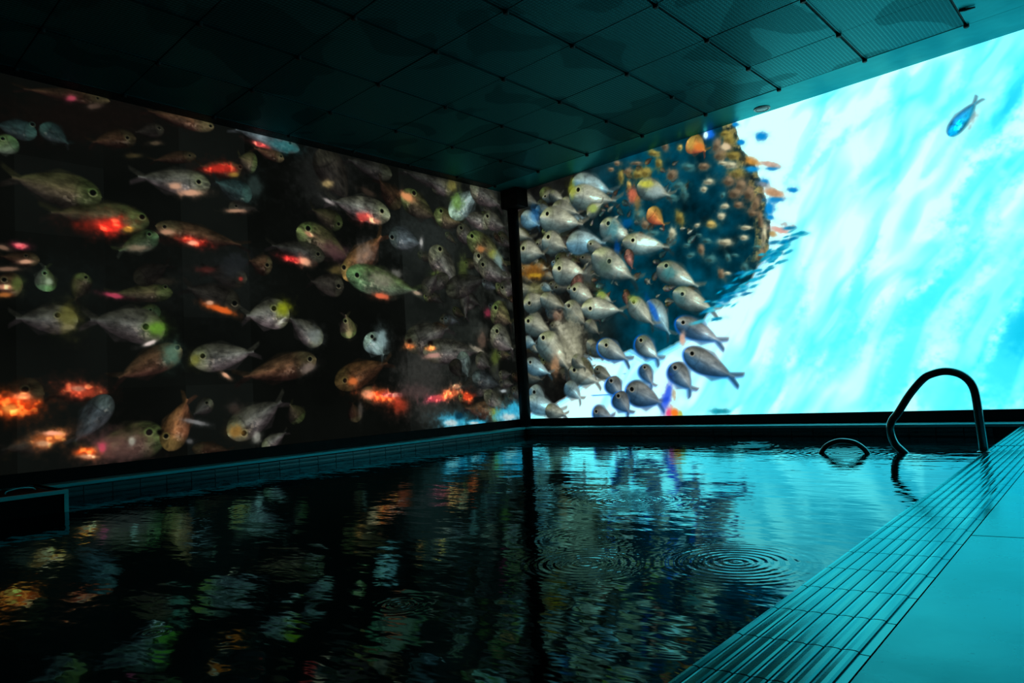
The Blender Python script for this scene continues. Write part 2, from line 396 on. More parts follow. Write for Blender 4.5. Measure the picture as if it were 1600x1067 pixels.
# ------------------------------------------------------------------ the moving picture on the screens
PICTURE_LEFT = [
('B',3.348,1.866,-0.394,0.098,0.002,-0.12,(24,15,12),0.5),('B',2.689,1.003,-0.307,0.021,0.005,-0.175,(24,28,26),0.6),
('B',3.501,0.947,-0.201,0.014,0.002,-0.125,(20,26,24),0.5),('B',1.911,1.813,-0.213,0.04,0.011,-0.227,(34,36,34),0.8),
('B',1.079,1.492,-0.336,0.041,0.011,-0.174,(40,46,44),0.7),('F',3.249,1.988,3.702,1.937,0.038,'brown',0.6,None,0,''),
('B',3.432,1.954,-0.022,0.006,0,-0.016,(235,80,110),0.7),('B',3.33,1.936,-0.031,0.008,0,-0.014,(120,95,80),0.6),
('F',2.669,1.979,3.101,1.986,0.055,'brown',0.9,(2.691,1.98),0,''),('F',3.593,1.724,3.792,1.728,0.053,'teal',0.75,(3.612,1.767),0,''),
('F',3.577,1.771,3.436,1.687,0.053,'teal',0.6,None,0,'n'),('F',3.675,1.663,3.808,1.588,0.05,'green',0.95,(3.738,1.663),0,''),
('F',2.966,1.897,3.142,1.835,0.042,'dim',0.9,None,0,''),('F',3.119,1.809,3.368,1.722,0.053,'brown',0.7,(3.163,1.799),0,''),
('B',3.018,1.8,-0.028,0.006,0,-0.011,(120,100,75),0.6),('B',3.131,1.702,-0.036,0.008,0,-0.012,(100,85,50),0.5),
('F',2.784,1.774,3.06,1.685,0.037,'brown',0.5,None,0,''),('F',2.506,1.74,2.796,1.717,0.059,'brown',0.65,(2.512,1.759),0,''),
('B',2.638,1.725,-0.086,0.017,0.001,-0.03,(255,60,45),1.3),('B',2.554,1.702,-0.03,0.006,0,-0.014,(235,190,70),0.5),
('F',2.703,1.612,3.166,1.587,0.08,'grey',1,(2.773,1.617),0,''),('B',2.909,1.565,-0.033,0.006,0.001,-0.019,(255,190,150),0.8),
('B',2.822,1.542,-0.064,0.011,0.001,-0.02,(255,190,150),0.9),('F',2.441,1.577,2.702,1.646,0.076,'teal',0.8,None,0,'n'),
('F',2.596,1.484,2.395,1.514,0.048,'dim',1.1,(2.546,1.503),0,''),('B',2.547,1.474,-0.053,0.008,0,-0.011,(255,190,150),0.7),
('F',3.299,1.432,3.758,1.48,0.096,'olive',0.9,(3.341,1.455),0,''),('F',3.058,1.331,3.598,1.314,0.085,'olive',0.75,(3.096,1.357),0,''),
('B',3.306,1.287,-0.107,0.014,0.001,-0.04,(180,40,25),0.5),('B',3.253,1.284,-0.072,0.01,0.001,-0.04,(255,60,45),1.6),
('B',3.172,1.275,-0.03,0.004,0,-0.018,(235,190,70),1.2),('F',3.012,1.264,3.247,1.136,0.058,'green',0.75,(3.06,1.263),0,''),
('B',3.128,1.178,-0.057,0.006,0,-0.016,(190,160,130),0.6),('F',3.025,1.315,2.453,1.252,0.061,'brown',0.75,(2.976,1.316),0,''),
('B',2.967,1.285,-0.04,0.005,0,-0.013,(255,190,150),0.7),('B',2.815,1.245,-0.078,-0.008,0.005,-0.024,(255,60,45),1.2),
('B',2.821,1.239,-0.032,0.004,0,-0.013,(255,190,150),1),('B',3.673,1.128,-0.03,0.003,0,-0.015,(235,80,110),1.1),
('B',3.743,1.112,-0.028,-0.006,0.003,-0.012,(255,190,150),0.5),('F',3.589,1.064,3.773,1.07,0.039,'brown',0.6,(3.647,1.081),0,''),
('B',3.648,1.05,-0.028,0.003,0,-0.011,(255,190,150),0.9),('F',3.662,0.926,3.812,0.937,0.063,'brown',0.8,(3.738,0.952),0,''),
('B',3.736,0.916,-0.033,0.002,0,-0.013,(255,190,150),1.1),('B',3.738,0.877,-0.029,0.002,0,-0.012,(220,130,60),0.8),
('B',3.687,0.934,-0.022,0.002,0,-0.034,(90,110,50),0.7),('B',3.726,1.006,-0.049,0.004,0,-0.012,(255,190,150),0.5),
('F',3.56,0.903,3.563,1.054,0.048,'green',1,(3.568,0.998),0,''),('B',3.549,0.956,-0.019,0.001,0,-0.015,(180,200,170),0.7),
('F',3.385,1.013,3.443,0.843,0.048,'olive',0.7,(3.382,0.991),0,''),('F',3.423,0.762,3.728,0.764,0.076,'grey',0.85,(3.514,0.784),0,''),
('B',3.466,0.773,-0.044,0.001,0.001,-0.069,(110,105,45),0.7),('B',3.472,0.723,-0.038,0.001,0,-0.015,(160,150,110),0.6),
('F',3.009,0.819,3.148,0.824,0.041,'green',0.6,(3.063,0.83),0,''),('F',2.989,0.714,3.417,0.769,0.1,'grey',0.85,(3.09,0.735),0,''),
('B',3.037,0.726,-0.049,0.001,0.001,-0.041,(105,160,45),0.85),('B',3.075,0.642,-0.033,0.014,-0.004,-0.01,(255,235,225),1),
('F',2.941,0.937,3.301,0.906,0.051,'olive',0.7,(2.98,0.967),0,''),('B',3.249,0.901,-0.045,-0.006,0.002,-0.012,(235,80,110),0.8),
('F',2.899,0.611,3.281,0.431,0.077,'brown',1,(2.923,0.618),0,''),('B',2.957,0.577,-0.045,0,0.002,-0.06,(90,135,115),0.7),
('F',2.853,0.548,2.413,0.604,0.086,'grey',1.05,(2.781,0.569),0,''),('B',2.823,0.548,-0.031,0,0.001,-0.034,(130,130,50),0.7),
('B',2.648,0.452,-0.023,-0.014,0.006,-0.01,(255,190,150),0.9),('F',2.544,0.871,2.9,0.982,0.093,'dim',1,(2.577,0.892),0,''),
('B',2.664,0.851,-0.073,-0.021,0.006,-0.017,(255,110,40),1),('B',2.728,0.888,-0.02,0.001,0,-0.012,(255,190,150),0.9),
('F',2.492,1.047,2.786,1.083,0.076,'dim',1,None,0,'n'),('B',2.533,1.047,-0.014,0.001,0,-0.014,(220,60,50),0.8),
('B',2.744,1.086,-0.058,0.005,0.001,-0.02,(110,40,35),0.5),('F',3.577,0.386,3.826,0.381,0.089,'brown',0.55,(3.658,0.408),0,''),
('B',3.703,0.328,-0.094,-0.006,0.001,-0.053,(255,90,25),1.5),('B',3.722,0.317,-0.029,-0.002,0,-0.021,(255,200,90),1.3),
('B',3.663,0.375,-0.038,-0.002,0,-0.014,(255,170,110),1.3),('F',3.322,0.394,3.582,0.375,0.05,'brown',0.5,None,0,'n'),
('B',3.417,0.392,-0.077,-0.016,0.005,-0.037,(255,95,60),1.2),('B',3.428,0.404,-0.027,-0.001,0,-0.015,(255,190,150),1.1),
('F',3.279,0.36,3.471,0.099,0.069,'blue',0.75,None,0,'n'),('F',3.491,0.171,3.79,0.115,0.062,'dim',1.2,(3.541,0.197),0,''),
('B',3.564,0.157,-0.071,0.015,-0.008,-0.036,(230,130,60),1.2),('B',3.585,0.135,-0.026,-0.003,0,-0.012,(255,225,170),1.2),
('B',3.545,0.183,-0.036,-0.003,0,-0.011,(255,190,150),1),('F',3.001,0.124,3.45,0.066,0.102,'olive',0.85,(3.086,0.148),0,''),
('B',3.259,0.084,-0.143,-0.015,0.001,-0.076,(120,80,75),0.6),('B',3.393,0.07,-0.056,-0.006,0,-0.027,(255,110,40),1.3),
('B',3.39,0.05,-0.039,-0.004,0,-0.01,(255,220,170),1.2),('B',3.322,0.088,-0.02,-0.002,0,-0.023,(235,80,110),0.8),
('B',3.178,0.108,-0.017,-0.002,0,-0.021,(210,210,190),0.8),('F',2.99,0.036,2.86,0.36,0.078,'orange',1,(2.998,0.119),0,''),
('B',3.032,0.143,-0.018,-0.002,0,-0.019,(8,8,6),1),('F',2.732,0.305,2.859,0.222,0.048,'grey',0.5,(2.765,0.293),0,''),
('B',2.833,0.185,-0.059,-0.017,0.003,-0.012,(170,170,170),0.7),('B',2.603,0.262,-0.033,-0.002,0.001,-0.026,(60,55,50),0.7),
('F',2.858,0.036,2.604,-0.005,0.042,'brown',0.6,None,0,'n'),('B',2.87,0.078,-0.019,-0.002,0,-0.014,(110,110,110),0.7),
('F',3.144,0.985,2.936,1.112,0.058,'dim',0.8,None,0,'n'),('B',2.979,0.997,-0.053,0.004,0,-0.019,(50,45,35),0.6),
('F',1.933,2.007,1.693,1.62,0.131,'dim',1.2,None,0,'n'),('B',1.889,1.764,-0.042,0.007,0.001,-0.023,(190,165,110),0.9),
('F',1.322,1.93,1.758,1.979,0.078,'grey',0.5,None,0,'n'),('F',1.261,1.686,1.47,1.895,0.089,'brown',0.55,None,0,'n'),
('B',1.548,1.761,-0.063,-0.015,0.011,-0.021,(75,60,48),0.6),('F',2.399,1.787,2.536,1.824,0.073,'olive',0.7,None,0,'n'),
('B',2.425,1.652,-0.054,0.009,0.003,-0.078,(70,95,90),0.5),('F',2.208,1.872,2.442,1.903,0.045,'brown',0.9,(2.229,1.886),0,''),
('F',2.091,1.961,2.594,2.003,0.057,'blue',0.95,(2.16,1.99),0,''),('B',2.205,1.961,-0.1,0.002,0.009,-0.036,(40,120,125),0.7),
('B',2.367,1.932,-0.057,-0.006,0.005,-0.015,(255,110,110),1.4),('F',1.356,1.613,1.926,1.652,0.098,'grey',1.05,(1.431,1.637),0,''),
('B',1.594,1.565,-0.063,0.009,0.002,-0.033,(255,90,85),1.3),('B',1.511,1.555,-0.046,-0.008,0.008,-0.018,(255,190,150),1.2),
('B',1.887,1.64,-0.041,-0.015,0.007,-0.011,(200,190,185),0.8),('F',1.779,1.486,2.045,1.574,0.074,'olive',0.55,(1.81,1.489),0,''),
('F',2.137,1.407,1.68,1.231,0.109,'olive',1,(2.051,1.426),0,''),('B',2.046,1.388,-0.031,-0.013,0.008,-0.013,(255,190,150),1.1),
('B',1.841,1.287,-0.096,-0.04,0.03,-0.046,(95,60,65),0.6),('F',1.93,1.243,2.371,1.284,0.072,'grey',0.55,(1.983,1.258),0,''),
('B',2.179,1.204,-0.071,-0.007,0.006,-0.023,(255,70,70),1.4),('B',2.084,1.196,-0.04,-0.014,0.012,-0.023,(255,190,150),1),
('F',2.319,1.143,2.494,1.175,0.069,'brown',0.75,(2.354,1.149),0,''),('B',2.573,1.123,-0.09,0.008,0.003,-0.075,(34,38,40),0.8),
('F',1.786,1.101,1.403,1.498,0.097,'orange',1,(1.782,1.184),0,''),('B',1.608,1.296,-0.055,-0.028,0.063,-0.077,(165,150,140),0.5),
('B',1.847,1.16,-0.039,0.003,0.002,-0.031,(130,110,60),0.6),('F',1.245,1.797,0.864,1.648,0.106,'olive',0.9,(1.117,1.826),0,''),
('B',1.188,1.783,-0.056,-0.018,0.017,-0.024,(255,170,110),1),('F',0.669,1.951,1.281,1.989,0.069,'grey',0.5,None,0,'n'),
('F',0.715,1.918,0.988,1.952,0.079,'grey',0.7,None,0,'n'),('B',0.713,1.952,-0.058,0.01,0.004,-0.051,(150,140,70),0.7),
('F',0.924,1.688,0.579,1.653,0.087,'olive',0.9,(0.848,1.724),0,''),('F',0.293,1.692,0.663,1.726,0.077,'grey',1,None,0,'n'),
('F',0.753,1.696,0.376,2.011,0.099,'white',1,None,0,'n'),('B',0.667,1.826,-0.059,0.009,0.005,-0.068,(120,170,70),0.7),
('F',0.507,1.988,0.104,1.861,0.113,'grey',0.85,None,0,'n'),('F',0.361,1.752,0.068,1.686,0.089,'grey',0.9,None,0,''),
('F',1.378,1.456,1.033,1.426,0.093,'blue',0.85,(1.35,1.451),0,''),('B',1.068,1.446,-0.02,0.002,0.002,-0.035,(190,190,185),0.9),
('F',0.671,1.624,0.478,1.462,0.087,'grey',0.7,None,0,''),('F',0.973,1.417,0.667,1.078,0.12,'grey',0.95,(0.88,1.411),0,''),
('B',0.641,1.27,-0.041,0.003,0.006,-0.083,(105,125,55),0.55),('F',0.575,1.553,0.049,1.312,0.119,'olive',1.05,(0.517,1.56),0,''),
('F',0.506,1.408,0.16,1.214,0.109,'grey',0.95,None,0,''),('B',0.278,1.431,-0.05,0.005,0.003,-0.042,(165,175,70),0.7),
('B',0.42,1.46,-0.048,0.005,0.002,-0.028,(215,140,80),0.8),('B',0.222,1.367,-0.055,0.005,0.007,-0.088,(150,190,185),0.7),
('B',0.933,1.197,-0.055,0.004,0.002,-0.035,(110,135,60),0.6),('B',1.33,1.173,-0.056,0.005,0.002,-0.03,(140,140,130),0.7),
('F',0.81,1.199,1.068,1.053,0.065,'grey',0.5,None,0,'n'),('F',1.767,1.145,1.049,1.047,0.11,'green',1.05,(1.676,1.138),0,''),
('B',1.461,1.118,-0.101,-0.023,0.024,-0.049,(150,145,125),0.7),('F',1.789,1.045,2.082,1.072,0.082,'dim',1.3,(1.832,1.049),0,''),
('B',1.477,0.999,-0.06,-0.005,0.006,-0.021,(255,120,80),1),('F',1.069,1.038,0.904,1.223,0.069,'grey',0.6,None,0,'n'),
('B',1.138,1.041,-0.04,-0.009,0.008,-0.015,(220,190,160),0.8),('F',2.211,0.846,2.546,0.814,0.1,'grey',1.1,(2.319,0.871),0,''),
('B',2.256,0.87,-0.045,0.002,0.002,-0.05,(150,160,30),0.9),('B',2.267,0.791,-0.027,0.021,-0.009,-0.01,(230,230,210),1),
('F',1.981,0.651,2.237,0.838,0.083,'grey',0.85,None,0,'n'),('B',2.032,0.698,-0.045,0.001,0.002,-0.046,(130,140,135),0.8),
('F',2.028,0.543,2.609,0.428,0.087,'brown',0.95,(2.076,0.544),0,''),('B',2.094,0.484,-0.057,0.017,-0.01,-0.028,(170,150,140),0.6),
('B',2.645,0.453,-0.013,-0.011,0.006,-0.006,(255,190,150),1),('F',1.766,0.685,1.789,0.872,0.069,'olive',1,(1.789,0.806),0,''),
('B',1.764,0.722,-0.026,0,0.001,-0.025,(190,170,120),0.7),('F',1.627,0.703,1.458,0.545,0.085,'white',0.85,(1.572,0.701),0,''),
('B',1.548,0.681,-0.017,0,0.001,-0.014,(10,12,10),1),('B',1.486,0.676,-0.046,0,0.004,-0.073,(170,205,205),0.8),
('F',1.894,0.371,1.387,0.529,0.094,'orange',0.65,(1.814,0.393),0,''),('B',1.749,0.384,-0.036,-0.001,0.001,-0.025,(230,120,60),1),
('F',1.687,0.308,1.278,0.208,0.069,'brown',0.8,(1.637,0.306),0,''),('B',1.51,0.271,-0.141,-0.023,0.009,-0.039,(255,100,40),1.6),
('B',1.421,0.274,-0.1,-0.005,0.001,-0.017,(255,130,130),1.2),('B',1.629,0.291,-0.051,-0.002,0.002,-0.031,(210,160,120),0.9),
('B',1.353,0.197,-0.074,-0.004,0.003,-0.053,(190,60,35),0.9),('F',1.731,0.101,1.764,0.256,0.055,'brown',0.6,None,0,'n'),
('B',1.699,0.176,-0.017,-0.001,0.003,-0.056,(110,100,90),0.6),('F',2.645,0.093,2.245,0.301,0.098,'grey',1,(2.545,0.096),0,''),
('B',2.595,0.107,-0.05,-0.004,0.001,-0.034,(170,120,50),0.8),('B',2.463,0.065,-0.023,-0.002,0.001,-0.032,(210,210,195),0.7),
('F',2.16,0.134,2.246,0.269,0.065,'olive',0.6,None,0,'n'),('F',2.433,-0.006,2.247,0.089,0.042,'grey',0.85,None,0,'n'),
('B',2.596,0.246,-0.035,-0.002,0.001,-0.029,(55,45,38),0.6),('B',1.111,0.404,-0.223,-0.006,0.015,-0.228,(62,62,58),0.8),
('B',1.031,0.125,-0.184,-0.012,0.006,-0.091,(56,58,54),0.8),('B',1.197,0.286,-0.177,-0.008,0.003,-0.051,(92,70,68),0.6),
('F',1.279,0.641,0.775,0.796,0.116,'grey',0.65,None,0,'n'),('B',1.234,0.667,-0.027,0,0.001,-0.021,(15,10,8),1),
('B',1.236,0.633,-0.046,0,0.001,-0.023,(255,150,80),1.2),('F',1.109,0.588,0.431,0.586,0.102,'grey',0.8,None,0,'n'),
('B',1.031,0.653,-0.028,0,0.001,-0.022,(10,8,8),1),('B',1.026,0.615,-0.041,0,0.001,-0.02,(255,170,90),1.3),
('B',1.005,0.561,-0.074,0,0.001,-0.022,(225,165,150),0.9),('B',0.523,0.603,-0.07,-0.03,0.013,-0.014,(200,190,165),0.8),
('F',0.714,0.59,0.644,0.358,0.074,'white',0.6,None,0,'n'),('F',0.817,0.523,0.721,0.361,0.069,'dim',0.8,None,0,'n'),
('F',0.406,0.317,0.789,0.315,0.092,'grey',0.8,None,0,'n'),('B',0.593,0.292,-0.091,-0.004,0.005,-0.065,(20,22,20),0.8),
('B',0.993,0.227,-0.102,0.006,-0.003,-0.026,(250,90,120),1.3),('B',0.857,0.252,-0.094,0.014,-0.01,-0.034,(255,150,90),1.5),
('B',0.779,0.312,-0.039,-0.002,0.001,-0.019,(255,200,150),1.2),('B',0.67,0.222,-0.053,-0.003,0.003,-0.039,(255,90,45),1.5),
('F',0.281,0.084,0.758,0.147,0.086,'brown',1.1,None,0,'n'),('B',0.354,0.08,-0.053,-0.003,0.006,-0.073,(150,150,40),0.9),
('F',0.641,1.129,0.641,0.832,0.058,'grey',0.6,None,0,'n'),('F',0.841,1.067,0.332,1.219,0.098,'grey',0.45,None,0,'n'),
('F',0.341,0.957,0.067,0.814,0.117,'olive',1.1,(0.285,0.966),0,''),('B',0.381,0.916,-0.034,0.001,0.003,-0.034,(190,60,90),0.7),
('F',0.357,0.772,0.062,0.585,0.118,'grey',1.1,(0.285,0.765),0,''),('B',0.328,0.535,-0.044,0,0.005,-0.061,(115,135,55),0.6),
('B',0.47,0.686,-0.052,0.001,0.005,-0.057,(120,95,80),0.7),('F',0.608,0.39,0.239,0.294,0.079,'blue',0.6,None,0,'n'),
('F',0.483,0.237,0.182,0.086,0.073,'grey',0.9,None,0,'n'),('B',0.254,0.252,-0.034,-0.002,0.001,-0.014,(220,235,240),0.8),
('F',0.217,1.123,-0.046,1.211,0.079,'grey',0.9,None,0,''),('F',0.466,1.327,0.057,1.222,0.099,'grey',0.8,None,0,''),
('F',0.55,0.553,0.371,0.451,0.075,'grey',0.6,None,0,'n'),('B',0.831,0.036,-0.129,-0.01,0.004,-0.053,(60,200,245),1.5),
('B',0.588,0.011,-0.114,-0.009,0.002,-0.023,(60,200,245),1.5),('B',0.21,0.046,-0.156,-0.011,0.005,-0.061,(60,200,245),1.5),
('B',0.119,0.082,-0.076,-0.005,0.006,-0.068,(60,200,245),1.5),('B',0.863,0.028,-0.063,-0.005,0.002,-0.025,(215,245,250),1.5),
('B',0.615,0.01,-0.049,-0.004,0.001,-0.01,(215,245,250),1.5),('B',0.2,0.028,-0.09,-0.006,0.002,-0.027,(215,245,250),1.5),
('B',0.774,0.076,-0.043,-0.003,0.002,-0.028,(10,50,70),0.9),
]
PICTURE_BACK = [
('B',2.79,0.733,0.035,-0.018,-0.059,-0.145,(70,218,243),0.7),('B',2.325,0.469,0.056,-0.022,-0.128,-0.333,(70,218,243),0.45),
('B',2.433,0.524,0.049,-0.014,-0.043,-0.162,(70,218,243),0.35),('B',2.636,0.453,0.023,-0.043,-0.158,-0.095,(70,218,243),0.5),
('B',2.689,0.374,0.04,-0.06,-0.157,-0.117,(70,218,243),0.5),('B',3.198,0.641,0.026,-0.062,-0.202,-0.111,(70,218,243),0.8),
('B',3.59,0.365,0.09,-0.072,-0.163,-0.301,(20,205,240),1),('B',3.027,0.324,0.064,-0.035,-0.148,-0.32,(70,218,243),0.75),
('B',3.346,0.767,0.035,-0.053,-0.15,-0.139,(70,218,243),0.75),('B',3.507,0.611,0.029,-0.054,-0.167,-0.135,(70,218,243),0.7),
('B',3.197,0.073,0.133,-0.146,-0.086,-0.102,(70,218,243),0.7),('B',3.484,0.149,0.102,-0.052,-0.063,-0.159,(70,218,243),0.8),
('B',2.132,0.111,0.063,-0.048,-0.144,-0.173,(70,218,243),0.35),('B',2.927,0.522,0.037,-0.059,-0.165,-0.124,(70,218,243),0.4),
('B',3.434,1.02,0.033,-0.022,-0.061,-0.146,(70,218,243),0.5),('B',3.644,1.65,0.029,-0.035,-0.114,-0.161,(20,205,240),0.9),
('B',3.469,1.202,0.045,-0.059,-0.143,-0.163,(70,218,243),0.8),('B',3.506,1.923,0.03,-0.033,-0.083,-0.132,(70,218,243),0.6),
('B',3.709,1.791,0.027,-0.032,-0.076,-0.116,(70,218,243),0.7),('B',3.136,1.906,0.041,-0.032,-0.041,-0.089,(70,218,243),0.6),
('B',3.381,1.704,0.019,-0.029,-0.144,-0.128,(70,218,243),0.5),('B',3.016,1.775,0.015,-0.03,-0.148,-0.076,(70,218,243),0.4),
('B',2.691,1.906,0.016,-0.01,-0.037,-0.101,(70,218,243),0.35),('B',2.555,1.634,0.034,-0.032,-0.116,-0.152,(70,218,243),0.45),
('B',2.664,1.591,0.017,-0.021,-0.113,-0.1,(70,218,243),0.45),('B',3.278,1.422,0.016,-0.019,-0.079,-0.092,(70,218,243),0.4),
('B',3.07,1.407,0.024,-0.011,-0.026,-0.1,(70,218,243),0.4),('B',2.919,1.434,0.025,-0.028,-0.087,-0.1,(70,218,243),0.35),
('B',3.341,1.915,0.017,-0.014,-0.021,-0.047,(70,218,243),0.4),('B',3.515,1.513,0.03,-0.06,-0.091,-0.06,(70,218,243),0.5),
('B',3.64,1.301,0.028,-0.057,-0.058,-0.041,(70,218,243),0.7),('B',3.233,1.599,0.009,-0.017,-0.075,-0.046,(70,218,243),0.35),
('B',3.546,0.844,0.018,-0.05,-0.123,-0.061,(70,218,243),0.5),('B',2.892,0.998,0.031,-0.015,-0.047,-0.134,(70,218,243),0.4),
('B',0.204,1.272,0.135,-0.022,-0.006,-0.069,(130,80,25),0.8),('B',0.224,1.234,0.068,-0.011,-0.001,-0.017,(190,150,40),0.8),
('F',0.047,1.964,0.353,1.822,0.076,'cream',0.55,None,0,'n'),('F',0.105,1.788,0.337,1.633,0.078,'bluec',0.85,None,0,'n'),
('B',0.267,1.753,0.05,-0.011,-0.006,-0.076,(20,110,190),0.5),('F',-0.198,1.715,0.271,1.532,0.092,'cream',0.6,None,0,''),
('F',0.462,1.788,0.779,1.641,0.075,'cream',0.75,None,0,'n'),('F',0.691,1.955,1.14,1.738,0.097,'bluec',0.9,None,0,'n'),
('F',0.651,1.847,1.171,1.667,0.108,'cream',0.95,(0.746,1.862),0,''),('B',0.685,1.881,0.037,-0.009,-0.006,-0.066,(150,160,50),0.7),
('F',0.819,1.633,1.004,1.706,0.066,'cream',0.8,None,0,'n'),('B',0.883,1.676,0.047,-0.01,-0.002,-0.029,(150,175,80),0.8),
('F',0.317,1.721,0.832,1.548,0.119,'cream',1,(0.402,1.737),0,''),('B',1.17,1.866,0.026,-0.005,0.001,-0.049,(140,125,60),0.85),
('B',1.16,1.852,0.015,-0.004,-0.002,-0.021,(63,56,27),0.6),('B',1.177,1.88,0.013,-0.003,-0.002,-0.019,(182,162,78),0.5),
('B',1.236,1.888,0.038,-0.001,0.005,-0.026,(125,105,80),0.85),('B',1.223,1.883,0.022,-0.006,-0.001,-0.011,(56,47,36),0.6),
('B',1.246,1.894,0.019,-0.005,-0.001,-0.01,(162,136,104),0.5),('B',1.332,1.84,0.063,-0.011,0.001,-0.034,(140,125,60),0.85),
('B',1.31,1.834,0.035,-0.009,-0.001,-0.015,(63,56,27),0.6),('B',1.347,1.847,0.031,-0.008,-0.001,-0.013,(182,162,78),0.5),
('B',1.394,1.839,0.039,0.009,0.02,-0.041,(140,125,60),0.85),('B',1.379,1.829,0.024,-0.006,-0.002,-0.018,(63,56,27),0.6),
('B',1.405,1.85,0.022,-0.006,-0.001,-0.016,(182,162,78),0.5),('B',1.511,1.88,0.032,0,0.009,-0.042,(140,125,60),0.85),
('B',1.498,1.87,0.018,-0.005,-0.002,-0.018,(63,56,27),0.6),('B',1.519,1.891,0.016,-0.005,-0.001,-0.016,(182,162,78),0.5),
('B',1.475,1.963,0.053,-0.038,-0.012,-0.017,(140,125,60),0.85),('B',1.454,1.962,0.034,-0.009,-0.001,-0.01,(63,56,27),0.6),
('B',1.489,1.967,0.03,-0.009,-0.001,-0.008,(182,162,78),0.5),('B',1.322,1.928,0.047,-0.013,-0.001,-0.017,(125,105,80),0.85),
('B',1.305,1.927,0.026,-0.007,-0.001,-0.007,(56,47,36),0.6),('B',1.333,1.931,0.024,-0.006,-0.001,-0.006,(162,136,104),0.5),
('B',1.236,1.778,0.019,-0.002,0.003,-0.029,(190,165,90),0.85),('B',1.229,1.77,0.011,-0.003,-0.001,-0.012,(85,74,40),0.6),
('B',1.241,1.786,0.01,-0.002,-0.001,-0.011,(247,214,117),0.5),('B',1.611,1.767,0.037,-0.016,-0.012,-0.042,(125,105,80),0.85),
('B',1.597,1.756,0.021,-0.005,-0.002,-0.02,(56,47,36),0.6),('B',1.62,1.78,0.019,-0.005,-0.001,-0.017,(162,136,104),0.5),
('B',1.751,1.783,0.051,-0.032,-0.013,-0.024,(60,110,110),0.85),('B',1.731,1.778,0.031,-0.008,-0.001,-0.013,(27,49,49),0.6),
('B',1.764,1.789,0.028,-0.007,-0.001,-0.011,(78,143,143),0.5),('B',1.867,1.759,0.046,-0.005,0.003,-0.026,(125,105,80),0.85),
('B',1.851,1.754,0.026,-0.007,-0.001,-0.011,(56,47,36),0.6),('B',1.878,1.765,0.023,-0.006,-0.001,-0.01,(162,136,104),0.5),
('B',1.895,1.64,0.036,0.006,0.008,-0.023,(190,185,150),0.85),('B',1.882,1.636,0.021,-0.005,-0.001,-0.01,(85,83,67),0.6),
('B',1.904,1.646,0.019,-0.005,-0.001,-0.009,(247,240,195),0.5),('B',1.853,1.596,0.023,0.004,0.008,-0.021,(190,185,150),0.85),
('B',1.844,1.591,0.014,-0.003,-0.001,-0.009,(85,83,67),0.6),('B',1.859,1.601,0.012,-0.003,-0.001,-0.008,(247,240,195),0.5),
('B',1.66,1.672,0.052,-0.013,-0.003,-0.034,(60,110,110),0.85),('B',1.642,1.665,0.029,-0.007,-0.001,-0.015,(27,49,49),0.6),
('B',1.673,1.681,0.026,-0.006,-0.001,-0.013,(78,143,143),0.5),('B',1.695,1.605,0.029,-0.005,0.001,-0.058,(60,110,110),0.85),
('B',1.684,1.588,0.016,-0.004,-0.002,-0.026,(27,49,49),0.6),('B',1.703,1.622,0.014,-0.003,-0.002,-0.022,(78,143,143),0.5),
('B',1.588,1.6,0.048,-0.028,-0.011,-0.02,(60,110,110),0.85),('B',1.57,1.597,0.029,-0.007,-0.001,-0.011,(27,49,49),0.6),
('B',1.601,1.605,0.026,-0.006,-0.001,-0.009,(78,143,143),0.5),('B',1.999,1.44,0.031,-0.01,-0.003,-0.017,(190,185,150),0.85),
('B',1.988,1.436,0.017,-0.004,-0.001,-0.008,(85,83,67),0.6),('B',2.006,1.444,0.016,-0.004,-0.001,-0.007,(247,240,195),0.5),
('B',2.093,1.428,0.035,-0.02,-0.01,-0.021,(125,105,80),0.85),('B',2.079,1.423,0.021,-0.005,-0.001,-0.011,(56,47,36),0.6),
('B',2.102,1.435,0.019,-0.004,-0.001,-0.01,(162,136,104),0.5),('B',1.964,1.377,0.027,-0.013,-0.008,-0.02,(190,185,150),0.85),
('B',1.953,1.372,0.016,-0.003,-0.001,-0.01,(85,83,67),0.6),('B',1.971,1.383,0.014,-0.003,-0.001,-0.009,(247,240,195),0.5),
('B',1.882,1.337,0.036,-0.014,-0.007,-0.024,(190,165,90),0.85),('B',1.868,1.332,0.021,-0.004,-0.001,-0.011,(85,74,40),0.6),
('B',1.891,1.344,0.019,-0.004,-0.001,-0.01,(247,214,117),0.5),('B',1.648,1.438,0.03,0.006,0.019,-0.05,(140,125,60),0.85),
('B',1.636,1.423,0.018,-0.004,-0.002,-0.022,(63,56,27),0.6),('B',1.657,1.453,0.016,-0.003,-0.002,-0.019,(182,162,78),0.5),
('B',1.574,1.337,0.032,-0.001,0.005,-0.04,(190,185,150),0.85),('B',1.562,1.326,0.018,-0.004,-0.002,-0.018,(85,83,67),0.6),
('B',1.582,1.349,0.016,-0.003,-0.001,-0.015,(247,240,195),0.5),('B',2.14,1.26,0.042,-0.01,-0.002,-0.015,(190,185,150),0.85),
('B',2.125,1.258,0.024,-0.005,-0.001,-0.007,(85,83,67),0.6),('B',2.15,1.263,0.021,-0.004,0,-0.006,(247,240,195),0.5),
('B',2.116,1.196,0.028,-0.006,-0.002,-0.017,(190,185,150),0.85),('B',2.106,1.192,0.015,-0.003,-0.001,-0.008,(85,83,67),0.6),
('B',2.122,1.201,0.014,-0.003,-0.001,-0.007,(247,240,195),0.5),('B',1.977,1.191,0.054,-0.015,-0.004,-0.024,(190,185,150),0.85),
('B',1.958,1.186,0.031,-0.006,-0.001,-0.011,(85,83,67),0.6),('B',1.99,1.197,0.027,-0.005,-0.001,-0.01,(247,240,195),0.5),
('B',1.844,1.226,0.039,-0.017,-0.006,-0.016,(60,110,110),0.85),('B',1.83,1.223,0.023,-0.004,-0.001,-0.008,(27,49,49),0.6),
